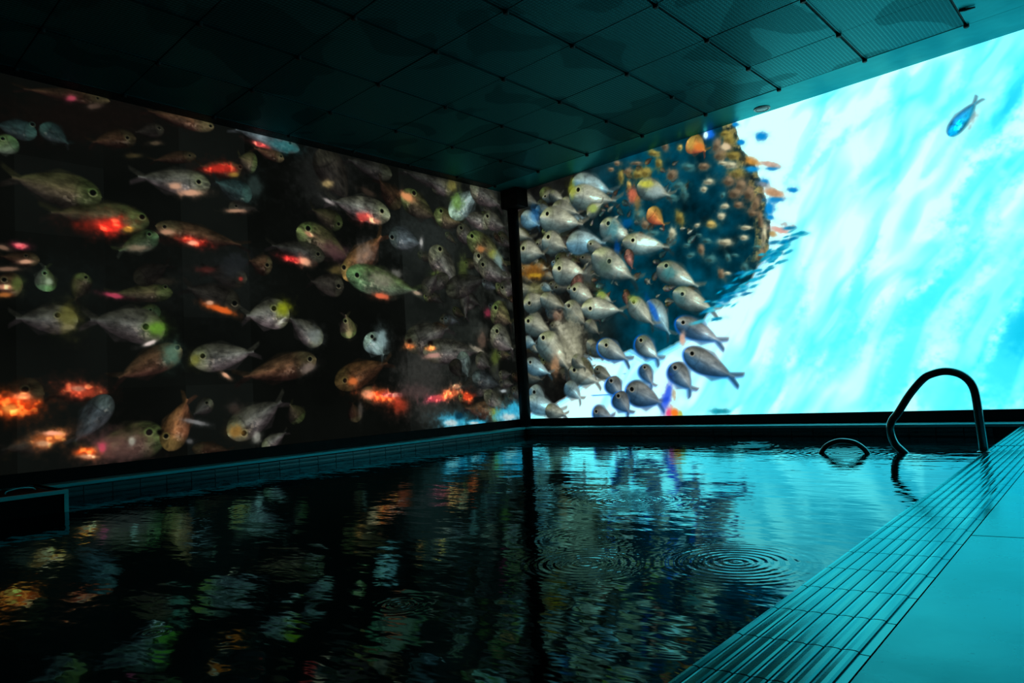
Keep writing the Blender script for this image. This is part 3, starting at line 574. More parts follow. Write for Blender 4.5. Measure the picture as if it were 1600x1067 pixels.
('B',1.854,1.23,0.02,-0.004,-0.001,-0.007,(78,143,143),0.5),('B',1.793,1.175,0.022,0,0.004,-0.039,(125,105,80),0.85),
('B',1.785,1.164,0.012,-0.002,-0.001,-0.017,(56,47,36),0.6),('B',1.799,1.187,0.011,-0.002,-0.001,-0.015,(162,136,104),0.5),
('B',1.863,1.091,0.039,-0.013,-0.008,-0.027,(60,110,110),0.85),('B',1.849,1.084,0.023,-0.004,-0.001,-0.012,(27,49,49),0.6),
('B',1.873,1.099,0.02,-0.004,-0.001,-0.011,(78,143,143),0.5),('B',1.99,1.08,0.018,0.003,0.009,-0.035,(60,110,110),0.85),
('B',1.983,1.07,0.01,-0.002,-0.001,-0.015,(27,49,49),0.6),('B',1.995,1.091,0.009,-0.002,-0.001,-0.014,(78,143,143),0.5),
('B',1.929,0.981,0.022,0.008,0.02,-0.043,(125,105,80),0.85),('B',1.92,0.967,0.013,-0.002,-0.002,-0.02,(56,47,36),0.6),
('B',1.936,0.995,0.012,-0.002,-0.002,-0.017,(162,136,104),0.5),('B',1.973,0.974,0.026,-0.004,-0.001,-0.012,(190,185,150),0.85),
('B',1.964,0.971,0.015,-0.002,0,-0.006,(85,83,67),0.6),('B',1.979,0.977,0.013,-0.002,0,-0.005,(247,240,195),0.5),
('B',2.105,0.994,0.023,-0.004,-0.003,-0.034,(60,110,110),0.85),('B',2.097,0.984,0.013,-0.002,-0.001,-0.015,(27,49,49),0.6),
('B',2.111,1.005,0.011,-0.002,-0.001,-0.013,(78,143,143),0.5),('B',1.306,1.527,0.046,-0.017,-0.014,-0.047,(60,110,110),0.85),
('B',1.288,1.514,0.026,-0.006,-0.002,-0.022,(27,49,49),0.6),('B',1.317,1.541,0.024,-0.005,-0.002,-0.019,(78,143,143),0.5),
('B',1.415,1.366,0.052,-0.002,0.003,-0.025,(60,110,110),0.85),('B',1.397,1.361,0.029,-0.006,-0.001,-0.011,(27,49,49),0.6),
('B',1.427,1.372,0.026,-0.005,-0.001,-0.009,(78,143,143),0.5),('B',1.777,1.352,0.02,0.006,0.007,-0.015,(190,185,150),0.85),
('B',1.769,1.348,0.012,-0.003,-0.001,-0.007,(85,83,67),0.6),('B',1.783,1.356,0.011,-0.002,-0.001,-0.006,(247,240,195),0.5),
('B',1.991,1.52,0.018,-0.007,-0.007,-0.024,(60,110,110),0.85),('B',1.984,1.513,0.01,-0.002,-0.001,-0.011,(27,49,49),0.6),
('B',1.996,1.527,0.009,-0.002,-0.001,-0.01,(78,143,143),0.5),('B',1.687,1.224,0.027,0.004,0.005,-0.016,(60,110,110),0.85),
('B',1.677,1.22,0.016,-0.003,-0.001,-0.007,(27,49,49),0.6),('B',1.694,1.228,0.014,-0.003,-0.001,-0.006,(78,143,143),0.5),
('B',2.192,1.348,0.036,-0.014,-0.006,-0.021,(125,105,80),0.85),('B',2.179,1.343,0.021,-0.005,-0.001,-0.01,(56,47,36),0.6),
('B',2.201,1.353,0.018,-0.004,-0.001,-0.008,(162,136,104),0.5),('B',1.572,1.997,0.03,-0.004,0.004,-0.042,(125,105,80),0.85),
('B',1.561,1.986,0.017,-0.005,-0.002,-0.018,(56,47,36),0.6),('B',1.579,2.008,0.015,-0.004,-0.001,-0.016,(162,136,104),0.5),
('B',1.692,1.947,0.02,-0.007,-0.004,-0.023,(190,165,90),0.85),('B',1.685,1.941,0.011,-0.003,-0.001,-0.01,(85,74,40),0.6),
('B',1.697,1.954,0.01,-0.003,-0.001,-0.009,(247,214,117),0.5),('B',1.142,1.977,0.03,-0.018,-0.01,-0.016,(125,105,80),0.85),
('B',1.13,1.973,0.018,-0.005,-0.001,-0.009,(56,47,36),0.6),('B',1.149,1.981,0.017,-0.004,-0.001,-0.008,(162,136,104),0.5),
('B',1.082,1.945,0.031,-0.018,-0.008,-0.014,(125,105,80),0.85),('B',1.07,1.942,0.019,-0.005,-0.001,-0.008,(56,47,36),0.6),
('B',1.09,1.948,0.017,-0.004,-0.001,-0.007,(162,136,104),0.5),('B',2.042,1.088,0.025,-0.009,-0.003,-0.012,(60,110,110),0.85),
('B',2.033,1.085,0.014,-0.003,0,-0.005,(27,49,49),0.6),('B',2.048,1.091,0.013,-0.002,0,-0.005,(78,143,143),0.5),
('B',2.2,1.114,0.032,-0.006,-0.001,-0.014,(60,110,110),0.85),('B',2.189,1.111,0.018,-0.003,-0.001,-0.006,(27,49,49),0.6),
('B',2.208,1.118,0.016,-0.003,0,-0.006,(78,143,143),0.5),('B',1.787,1.277,0.021,-0.008,-0.003,-0.012,(60,110,110),0.85),
('B',1.779,1.275,0.012,-0.002,0,-0.006,(27,49,49),0.6),('B',1.792,1.281,0.011,-0.002,0,-0.005,(78,143,143),0.5),
('B',1.712,1.146,0.028,0.009,0.009,-0.017,(60,110,110),0.85),('B',1.701,1.142,0.017,-0.003,-0.001,-0.008,(27,49,49),0.6),
('B',1.72,1.151,0.015,-0.003,-0.001,-0.007,(78,143,143),0.5),('B',1.352,1.448,0.037,-0.005,0.001,-0.036,(125,105,80),0.85),
('B',1.339,1.438,0.021,-0.004,-0.001,-0.016,(56,47,36),0.6),('B',1.361,1.458,0.019,-0.004,-0.001,-0.014,(162,136,104),0.5),
('B',1.977,1.88,0.038,-0.018,-0.014,-0.047,(125,105,80),0.85),('B',1.962,1.867,0.022,-0.006,-0.002,-0.022,(56,47,36),0.6),
('B',1.987,1.894,0.02,-0.006,-0.002,-0.02,(162,136,104),0.5),('B',2.068,1.896,0.037,0.002,0.014,-0.052,(140,125,60),0.85),
('B',2.053,1.883,0.022,-0.006,-0.002,-0.022,(63,56,27),0.6),('B',2.078,1.91,0.019,-0.006,-0.002,-0.019,(182,162,78),0.5),
('B',2,1.802,0.052,-0.015,-0.004,-0.045,(125,105,80),0.85),('B',1.981,1.791,0.029,-0.008,-0.002,-0.02,(56,47,36),0.6),
('B',2.013,1.813,0.026,-0.007,-0.002,-0.018,(162,136,104),0.5),('B',2.087,1.777,0.056,-0.016,-0.003,-0.032,(140,125,60),0.85),
('B',2.067,1.772,0.031,-0.009,-0.001,-0.014,(63,56,27),0.6),('B',2.1,1.785,0.028,-0.008,-0.001,-0.012,(182,162,78),0.5),
('B',2.104,1.646,0.051,-0.004,0.004,-0.043,(140,125,60),0.85),('B',2.086,1.637,0.028,-0.007,-0.002,-0.019,(63,56,27),0.6),
('B',2.117,1.657,0.025,-0.007,-0.001,-0.016,(182,162,78),0.5),('B',2.043,1.606,0.05,-0.021,-0.01,-0.035,(125,105,80),0.85),
('B',2.024,1.598,0.029,-0.007,-0.001,-0.017,(56,47,36),0.6),('B',2.055,1.615,0.026,-0.007,-0.001,-0.014,(162,136,104),0.5),
('B',2.126,1.557,0.044,-0.019,-0.013,-0.046,(125,105,80),0.85),('B',2.109,1.544,0.025,-0.006,-0.002,-0.022,(56,47,36),0.6),
('B',2.137,1.571,0.023,-0.006,-0.002,-0.019,(162,136,104),0.5),('B',2.078,1.513,0.049,0.005,0.01,-0.038,(125,105,80),0.85),
('B',2.06,1.504,0.028,-0.007,-0.001,-0.017,(56,47,36),0.6),('B',2.091,1.522,0.025,-0.006,-0.001,-0.014,(162,136,104),0.5),
('B',2.177,1.489,0.037,-0.002,0.005,-0.055,(125,105,80),0.85),('B',2.163,1.474,0.021,-0.005,-0.002,-0.024,(56,47,36),0.6),
('B',2.186,1.505,0.019,-0.005,-0.002,-0.021,(162,136,104),0.5),('B',2.067,1.713,0.047,-0.03,-0.011,-0.021,(190,185,150),0.85),
('B',2.049,1.709,0.029,-0.008,-0.001,-0.011,(85,83,67),0.6),('B',2.079,1.718,0.026,-0.007,-0.001,-0.01,(247,240,195),0.5),
('B',2.01,1.742,0.03,-0.014,-0.004,-0.014,(190,185,150),0.85),('B',1.999,1.74,0.017,-0.005,-0.001,-0.007,(85,83,67),0.6),
('B',2.017,1.745,0.016,-0.004,-0.001,-0.006,(247,240,195),0.5),('B',2.219,1.411,0.023,-0.017,-0.031,-0.049,(125,105,80),0.85),
('B',2.208,1.393,0.015,-0.003,-0.002,-0.027,(56,47,36),0.6),('B',2.227,1.429,0.013,-0.003,-0.002,-0.023,(162,136,104),0.5),
('B',2.237,1.297,0.017,0.001,0.013,-0.074,(125,105,80),0.85),('B',2.229,1.275,0.009,-0.002,-0.003,-0.032,(56,47,36),0.6),
('B',2.243,1.321,0.009,-0.002,-0.002,-0.028,(162,136,104),0.5),('B',2.254,1.185,0.017,-0.005,-0.013,-0.07,(190,185,150),0.85),
('B',2.247,1.162,0.009,-0.002,-0.003,-0.032,(85,83,67),0.6),('B',2.26,1.208,0.008,-0.002,-0.002,-0.028,(247,240,195),0.5),
('B',2.223,1.056,0.022,-0.012,-0.021,-0.042,(125,105,80),0.85),('B',2.213,1.041,0.014,-0.002,-0.002,-0.021,(56,47,36),0.6),
('B',2.229,1.071,0.012,-0.002,-0.002,-0.019,(162,136,104),0.5),('B',2.042,1.946,0.039,-0.005,0.002,-0.021,(140,125,60),0.85),
('B',2.029,1.943,0.022,-0.007,-0.001,-0.009,(63,56,27),0.6),('B',2.052,1.95,0.019,-0.006,-0.001,-0.008,(182,162,78),0.5),
('F',1.751,1.975,1.905,1.843,0.073,'amber',1,None,0,'n'),('B',1.78,1.937,0.028,-0.008,-0.004,-0.043,(170,150,70),0.7),
('B',1.841,1.905,0.04,-0.011,-0.002,-0.029,(215,120,50),0.9),('B',1.924,1.975,0.033,-0.01,-0.003,-0.037,(20,110,230),1),
('B',1.897,1.976,0.018,-0.005,-0.002,-0.023,(225,245,250),1.3),('B',1.265,1.692,0.046,-0.011,-0.005,-0.058,(200,100,70),0.9),
('B',1.296,1.623,0.025,-0.006,-0.005,-0.061,(140,110,60),0.7),('F',1.388,1.555,1.536,1.387,0.066,'amber',1.05,None,0,'n'),
('F',0.94,1.533,1.272,1.34,0.099,'cream',1,(1.018,1.525),0,''),('B',1.061,1.468,0.056,-0.011,-0.005,-0.063,(40,120,135),0.6),
('B',1.193,1.489,0.047,-0.01,-0.003,-0.031,(0,100,190),0.5),('F',1.307,1.76,1.621,1.593,0.087,'cream',0.95,None,0,'n'),
('B',1.387,1.748,0.062,-0.015,-0.002,-0.027,(190,190,60),0.8),('B',1.476,1.672,0.057,-0.014,-0.003,-0.036,(150,175,175),0.7),
('F',0.328,1.53,0.633,1.387,0.104,'cream',0.9,(0.396,1.538),0,''),('F',0.585,1.447,1.033,1.362,0.104,'bluec',1,None,0,'n'),
('F',1.136,1.355,1.597,1.218,0.087,'cream',1.15,(1.233,1.348),0,''),('B',1.083,1.289,0.074,-0.013,-0.005,-0.056,(8,22,24),0.9),
('B',1.085,1.312,0.03,-0.005,-0.004,-0.047,(0,80,170),0.6),('F',0.042,1.468,0.383,1.381,0.107,'cream',0.8,(0.104,1.493),0,''),
('F',1.176,1.288,1.216,1.11,0.046,'brownr',0.9,None,0,'n'),('F',0.417,1.247,0.829,1.155,0.119,'cream',1,(0.494,1.251),0,''),
('F',0.8,1.406,1.025,1.268,0.054,'cream',0.7,None,0,''),('F',0.842,1.308,1.288,1.006,0.118,'cream',0.95,(1.002,1.224),0,''),
('B',0.961,1.199,0.068,-0.011,-0.005,-0.057,(70,95,80),0.6),('F',0.656,1.16,0.727,1.017,0.076,'brownr',0.8,None,0,'n'),
('B',0.778,1.141,0.06,-0.009,-0.006,-0.074,(70,75,70),0.6),('F',1.424,1.108,1.792,0.882,0.087,'cream',1.05,(1.504,1.105),0,''),
('B',1.524,1.047,0.052,-0.008,-0.004,-0.044,(40,125,130),0.6),('F',1.542,0.903,1.905,0.704,0.083,'cream',1,(1.617,0.878),0,''),
('B',1.59,0.852,0.048,-0.006,-0.004,-0.044,(60,110,115),0.6),('F',1.13,0.96,1.138,0.835,0.036,'brownr',0.8,None,0,'n'),
('F',0.86,0.974,1.03,0.88,0.045,'cream',0.9,None,0,'n'),('B',0.903,0.968,0.038,-0.005,-0.003,-0.038,(140,165,60),0.75),
('F',0.595,1.06,0.878,0.907,0.09,'cream',0.9,None,0,''),('F',1.32,0.865,1.516,0.559,0.093,'bluec',0.85,None,0,'n'),
('B',1.366,0.791,0.022,0.006,0.036,-0.086,(0,80,200),0.7),('F',1.161,0.897,1.389,0.653,0.084,'cream',1,None,0,''),
('B',1.201,0.896,0.043,-0.006,-0.003,-0.031,(145,170,75),0.75),('F',0.695,0.886,1.153,0.802,0.092,'cream',1.05,(0.786,0.875),0,''),
('F',0.528,0.944,0.762,0.718,0.093,'cream',0.85,None,0,''),('F',0.726,0.771,0.875,0.642,0.059,'cream',0.7,None,0,'n'),
('F',-0.22,1.149,0.315,1.1,0.085,'cream',0.7,None,0,'n'),('B',0.214,1.115,0.09,-0.013,-0.004,-0.052,(130,130,80),0.6),
('F',0.063,0.994,0.398,1.02,0.092,'cream',0.8,(0.135,1.003),0,''),('F',0.265,1.038,0.561,0.898,0.076,'cream',0.75,None,0,'n'),
('B',0.439,0.853,0.056,-0.006,-0.003,-0.04,(150,105,80),0.6),('F',0.051,0.845,0.435,0.676,0.096,'cream',0.8,(0.11,0.848),0,''),
('B',0.569,0.622,0.126,0.01,0.033,-0.184,(150,150,125),0.9),('B',0.434,0.795,0.028,-0.003,-0.001,-0.017,(190,190,165),0.6),
('B',0.532,0.771,0.027,-0.003,-0.001,-0.017,(120,120,100),0.6),('B',0.497,0.761,0.028,-0.003,-0.001,-0.017,(165,165,140),0.6),
('B',0.461,0.751,0.028,-0.003,-0.001,-0.017,(190,190,165),0.6),('B',0.559,0.728,0.027,-0.003,-0.001,-0.017,(120,120,100),0.6),
('B',0.524,0.718,0.027,-0.003,-0.001,-0.017,(165,165,140),0.6),('B',0.489,0.708,0.028,-0.003,-0.001,-0.017,(190,190,165),0.6),
('B',0.585,0.685,0.027,-0.003,-0.001,-0.016,(120,120,100),0.6),('B',0.551,0.675,0.027,-0.003,-0.001,-0.017,(165,165,140),0.6),
('B',0.516,0.665,0.027,-0.003,-0.001,-0.017,(190,190,165),0.6),('B',0.481,0.655,0.028,-0.003,-0.001,-0.017,(120,120,100),0.6),
('B',0.578,0.633,0.027,-0.002,-0.001,-0.016,(165,165,140),0.6),('B',0.543,0.623,0.027,-0.002,-0.001,-0.017,(190,190,165),0.6),
('B',0.508,0.612,0.027,-0.002,-0.001,-0.017,(120,120,100),0.6),('B',0.604,0.591,0.027,-0.002,-0.001,-0.016,(165,165,140),0.6),
('B',0.57,0.581,0.027,-0.002,-0.001,-0.016,(190,190,165),0.6),('B',0.535,0.57,0.027,-0.002,-0.001,-0.017,(120,120,100),0.6),
('B',0.5,0.56,0.027,-0.002,-0.001,-0.017,(165,165,140),0.6),('B',0.597,0.539,0.027,-0.002,-0.001,-0.016,(190,190,165),0.6),
('B',0.562,0.528,0.027,-0.002,-0.001,-0.016,(120,120,100),0.6),('B',0.528,0.518,0.027,-0.002,-0.001,-0.017,(165,165,140),0.6),
('B',0.623,0.497,0.027,-0.002,-0.001,-0.016,(190,190,165),0.6),('B',0.589,0.486,0.027,-0.002,-0.001,-0.016,(120,120,100),0.6),
('B',0.554,0.476,0.027,-0.002,-0.001,-0.016,(165,165,140),0.6),('B',0.52,0.465,0.027,-0.002,-0.001,-0.017,(190,190,165),0.6),
('B',0.615,0.445,0.027,-0.002,-0.001,-0.016,(120,120,100),0.6),('F',0.036,0.67,0.197,0.638,0.06,'bluec',0.8,None,0,'n'),
('F',0.225,0.705,0.558,0.358,0.131,'cream',0.9,(0.269,0.687),0,''),('B',0.383,0.444,0.048,-0.003,-0.006,-0.074,(190,140,100),0.7),
('F',0.84,0.582,1.147,0.408,0.082,'cream',0.95,(0.917,0.567),0,'f'),('F',1.204,0.592,1.41,0.397,0.08,'cream',0.9,None,0,'f'),
('F',0.529,0.393,0.862,0.261,0.091,'cream',0.8,(0.581,0.39),0,''),('F',0.569,0.49,0.715,0.398,0.063,'cream',0.7,None,0,'n'),
('F',0.045,0.493,0.365,0.361,0.079,'bluec',0.9,(0.104,0.489),0,''),('F',0.085,0.264,0.284,0.06,0.098,'bluec',0.8,(0.128,0.227),0,''),
('F',0.029,0.153,0.478,0.039,0.091,'bluec',0.95,None,0,'n'),('F',0.477,0.28,0.652,0.125,0.078,'bluec',0.8,None,0,'n'),
('F',0.24,0.069,0.497,0.014,0.069,'cream',0.7,None,0,'n'),('F',1.551,0.688,1.93,0.479,0.078,'grey2',1.05,None,0,'f'),
('F',1.597,0.46,2.017,0.225,0.089,'grey2',0.95,None,0,'f'),('F',1.48,0.37,1.65,0.151,0.085,'grey2',0.95,None,0,'f'),
('F',1.235,0.387,1.325,0.208,0.058,'grey2',1,None,0,'f'),('F',1.076,0.212,1.424,0.074,0.1,'grey2',0.85,None,0,'f'),
('F',0.914,0.298,1.041,0.128,0.079,'grey2',0.9,None,0,'f'),('F',0.97,0.177,1.104,0.003,0.082,'grey2',0.85,None,0,'f'),
('F',0.745,0.042,0.954,-0.01,0.072,'grey2',0.9,None,0,'f'),('B',1.43,0.145,0.029,-0.007,-0.033,-0.1,(20,70,235),0.8),
('B',1.489,0.157,0.016,-0.001,-0.003,-0.038,(190,180,150),0.8),('B',1.436,0.02,0.027,-0.001,-0.003,-0.032,(240,80,150),1),
('B',1.483,0.02,0.036,-0.001,-0.003,-0.035,(250,125,40),1),('B',1.526,0.011,0.016,0,-0.002,-0.023,(190,190,60),0.8),
('B',1.839,0.023,0.065,-0.001,-0.001,-0.017,(0,140,160),0.8),('B',1.589,0.552,0.022,-0.002,-0.004,-0.049,(220,175,150),0.9),
('B',2.119,1.986,0.023,-0.007,-0.001,-0.014,(10,140,215),1),('B',2.292,1.85,0.035,-0.01,-0.002,-0.023,(10,140,215),1),
('B',2.151,1.85,0.024,-0.007,-0.002,-0.018,(10,140,215),1),('B',2.469,1.439,0.035,-0.009,-0.001,-0.014,(10,140,215),1),
('B',2.285,1.538,0.027,-0.007,-0.002,-0.019,(10,140,215),1),('B',2.212,1.649,0.044,-0.012,-0.002,-0.018,(10,140,215),1),
('B',2.346,1.616,0.039,-0.01,-0.001,-0.013,(10,140,215),1),('B',2.355,1.406,0.057,-0.013,-0.001,-0.017,(10,140,215),1),
('B',2.305,1.296,0.021,-0.005,-0.001,-0.016,(10,140,215),1),('B',2.303,1.351,0.026,-0.006,-0.003,-0.04,(10,140,215),1),
('B',2.216,1.697,0.052,-0.027,-0.008,-0.022,(200,140,60),0.9),('B',2.329,1.649,0.057,-0.03,-0.006,-0.017,(190,160,140),0.9),
('B',2.277,1.526,0.033,-0.017,-0.005,-0.015,(120,130,140),0.9),('B',2.345,1.451,0.064,-0.032,-0.009,-0.024,(190,140,100),0.9),
('B',2.387,1.239,0.054,-0.025,-0.005,-0.014,(190,210,210),0.9),('B',2.363,1.197,0.049,-0.023,-0.006,-0.016,(225,165,150),0.9),
('B',2.309,1.185,0.023,-0.01,-0.006,-0.017,(180,150,90),0.9),('B',2.049,1.848,0.027,-0.015,-0.007,-0.017,(215,185,150),0.9),
('B',2.034,1.852,0.027,-0.015,-0.007,-0.017,(220,200,160),0.9),('B',2.278,1.076,0.019,0.009,0.003,-0.006,(0,150,190),0.85),
('B',2.081,0.861,0.02,0.006,0.002,-0.006,(0,120,170),0.85),('B',2.323,1.125,0.039,0,0.001,-0.011,(0,120,170),0.85),
('B',2.332,1.062,0.031,0.013,0.005,-0.009,(0,120,170),0.85),('B',2.099,0.887,0.022,0.007,0.003,-0.006,(20,170,205),0.85),
('B',1.869,0.669,0.042,0.001,0.001,-0.011,(0,150,190),0.85),('B',2.149,0.856,0.03,0.007,0.003,-0.008,(20,170,205),0.85),
('B',2.291,1.065,0.022,0.009,0.003,-0.007,(0,150,190),0.85),('B',2.243,0.943,0.03,0.012,0.004,-0.009,(0,120,170),0.85),
('B',1.96,0.817,0.033,0.011,0.004,-0.009,(20,170,205),0.85),('B',2.284,1.019,0.028,0.012,0.004,-0.008,(0,120,170),0.85),
('B',2.406,1.104,0.028,0.011,0.004,-0.009,(60,190,215),0.85),('B',1.807,0.799,0.03,0,0.001,-0.008,(0,150,190),0.85),
('B',1.849,0.663,0.02,0.006,0.002,-0.005,(0,120,170),0.85),('B',2.4,1.044,0.034,0.01,0.004,-0.01,(0,150,190),0.85),
('B',2.356,1.118,0.025,0.007,0.003,-0.008,(60,190,215),0.85),('B',2.423,1.199,0.035,-0.004,0,-0.01,(0,120,170),0.85),
('B',2.094,0.944,0.036,0.016,0.006,-0.011,(0,150,190),0.85),('B',2.404,1.118,0.021,0.003,0.001,-0.006,(0,150,190),0.85),
('B',2.072,0.962,0.039,0.002,0.001,-0.011,(0,120,170),0.85),('B',2.278,0.971,0.023,0.005,0.002,-0.007,(20,170,205),0.85),
('B',2.332,1.046,0.027,0.005,0.002,-0.008,(60,190,215),0.85),('B',2.434,1.176,0.021,0.005,0.002,-0.006,(60,190,215),0.85),
('B',2.285,1.001,0.026,-0.002,0,-0.007,(0,150,190),0.85),('B',2.269,0.955,0.035,0.007,0.003,-0.01,(0,150,190),0.85),
('B',2.382,1.078,0.035,0.01,0.004,-0.011,(60,190,215),0.85),('B',2.08,0.844,0.038,0.005,0.002,-0.011,(60,190,215),0.85),
('B',1.98,0.806,0.043,0.001,0.001,-0.012,(0,150,190),0.85),('B',2.32,1.069,0.027,0.001,0.001,-0.008,(60,190,215),0.85),
('B',2.35,0.988,0.032,0.005,0.002,-0.01,(20,170,205),0.85),('B',2.038,0.852,0.017,0.009,0.003,-0.005,(60,190,215),0.85),
('B',1.817,0.732,0.04,0.007,0.003,-0.011,(60,190,215),0.85),('B',1.829,0.747,0.029,0,0,-0.008,(20,170,205),0.85),
('B',2.132,0.952,0.022,0.003,0.001,-0.006,(0,120,170),0.85),('B',2.373,1.068,0.028,0.008,0.003,-0.008,(0,150,190),0.85),
('B',2.193,0.961,0.029,0.001,0.001,-0.008,(60,190,215),0.85),('B',2.244,1.03,0.036,0.016,0.005,-0.011,(0,150,190),0.85),
('B',1.894,0.756,0.045,0.001,0.001,-0.012,(20,170,205),0.85),('B',1.884,0.772,0.026,0,0,-0.007,(0,120,170),0.85),
('B',2.111,0.95,0.026,0.01,0.003,-0.007,(60,190,215),0.85),('B',2.388,1.11,0.029,0.002,0.001,-0.009,(0,150,190),0.85),
('B',2.455,1.151,0.027,0.004,0.002,-0.008,(20,170,205),0.85),('B',2.125,0.957,0.025,-0.002,0,-0.007,(60,190,215),0.85),
('B',2.084,0.864,0.027,0.001,0.001,-0.008,(20,170,205),0.85),('B',2.163,0.898,0.028,0.007,0.003,-0.008,(20,170,205),0.85),
('B',2.327,0.988,0.023,0.01,0.003,-0.007,(20,170,205),0.85),('B',2.433,1.124,0.034,0.012,0.004,-0.01,(0,120,170),0.85),
('B',1.961,0.752,0.021,0.006,0.002,-0.006,(60,190,215),0.85),('B',2.19,0.957,0.033,0.001,0.001,-0.009,(0,150,190),0.85),
('B',1.999,0.83,0.034,0.004,0.002,-0.009,(20,170,205),0.85),('B',1.72,0.66,0.047,0.007,0.003,-0.012,(60,190,215),0.85),
('B',2.059,0.839,0.039,0.001,0.001,-0.011,(0,120,170),0.85),('B',2.074,0.877,0.029,0.009,0.003,-0.008,(60,190,215),0.85),
('B',2.309,1.046,0.039,0.007,0.003,-0.012,(20,170,205),0.85),('B',1.779,0.73,0.033,0.013,0.004,-0.009,(0,120,170),0.85),
('B',2.147,0.903,0.027,0.004,0.002,-0.008,(20,170,205),0.85),('B',2.321,1.043,0.039,0.005,0.002,-0.012,(0,120,170),0.85),
('B',2.226,1.06,0.024,-0.001,0,-0.007,(20,170,205),0.85),('B',1.902,0.851,0.025,0.01,0.003,-0.007,(0,150,190),0.85),
('B',1.968,0.795,0.038,0.019,0.006,-0.011,(0,120,170),0.85),('B',2.359,1.079,0.035,0.014,0.005,-0.011,(0,150,190),0.85),
('B',2.508,1.14,0.036,0.001,0.001,-0.011,(60,190,215),0.85),('B',2.1,0.813,0.036,0.004,0.002,-0.01,(0,120,170),0.85),
('B',1.998,0.835,0.023,0.005,0.002,-0.006,(0,120,170),0.85),('B',2.393,1.09,0.023,0.004,0.002,-0.007,(20,170,205),0.85),
('B',2.275,1.067,0.019,0.006,0.002,-0.006,(0,150,190),0.85),('B',1.994,0.827,0.022,0,0.001,-0.006,(0,150,190),0.85),
('B',1.877,0.788,0.033,0,0.001,-0.009,(60,190,215),0.85),('B',2.211,0.911,0.032,0.009,0.003,-0.009,(20,170,205),0.85),
('B',2.379,1.117,0.027,0.008,0.003,-0.008,(0,120,170),0.85),('B',2.101,0.852,0.019,0.006,0.002,-0.005,(60,190,215),0.85),
('B',1.918,0.794,0.042,0.002,0.001,-0.012,(0,120,170),0.85),('B',2.398,1.147,0.02,0.002,0.001,-0.006,(0,150,190),0.85),
('B',2.2,0.934,0.02,0.004,0.002,-0.006,(0,150,190),0.85),('B',2.134,0.947,0.023,0.006,0.002,-0.007,(0,150,190),0.85),
('B',2.029,0.924,0.028,0.013,0.004,-0.008,(0,150,190),0.85),('B',2.302,1.01,0.033,0.016,0.005,-0.01,(0,150,190),0.85),
('B',1.971,0.885,0.038,0.001,0.001,-0.011,(0,120,170),0.85),('B',2.272,1.018,0.019,0.003,0.001,-0.005,(20,170,205),0.85),
('B',2.443,1.126,0.03,0,0.001,-0.009,(0,120,170),0.85),('B',1.999,0.887,0.021,-0.001,0,-0.006,(20,170,205),0.85),
('B',2.338,1.042,0.03,0.009,0.003,-0.009,(20,170,205),0.85),('B',2.03,0.888,0.02,0.003,0.001,-0.006,(0,120,170),0.85),
('B',2.044,0.842,0.027,0.004,0.002,-0.008,(60,190,215),0.85),('B',2.072,0.868,0.025,0.001,0.001,-0.007,(20,170,205),0.85),
('B',1.976,0.874,0.023,0.008,0.003,-0.007,(0,150,190),0.85),('B',1.84,0.728,0.029,0,0,-0.008,(60,190,215),0.85),
('B',2.482,1.151,0.032,0.001,0.001,-0.01,(0,150,190),0.85),('B',1.962,0.826,0.035,0.003,0.001,-0.01,(0,120,170),0.85),
('B',2.001,0.748,0.021,0.01,0.003,-0.006,(60,190,215),0.85),('B',3.472,1.594,0.012,-0.013,-0.033,-0.049,(200,212,205),0.7),
('F',3.352,1.534,3.519,1.709,0.042,'azure',0.92,None,0,'n'),
]
REEF = [
(-0.756,3.164),(2.106,2.191),(2.117,1.893),(2.153,1.77),(2.224,1.653),(2.266,1.52),(2.285,1.341),(2.289,1.189),(2.259,1.044),(2.174,0.972),
(2.131,0.891),(2.026,0.841),(1.904,0.79),(1.8,0.713),(1.716,0.608),(1.568,0.543),(1.276,0.434),(1.14,0.518),(0.956,0.458),(0.803,0.49),(0.69,0.519),
(0.759,0.343),(0.623,0.272),(0.517,0.198),(0.374,0.134),(0.231,0.116),(0.118,0.075),(-0.041,-0.033),(-1.024,-0.147),
]
WATER_MARKS = 34
SUN_GAIN = 1.1
LEFT_TONE = .84

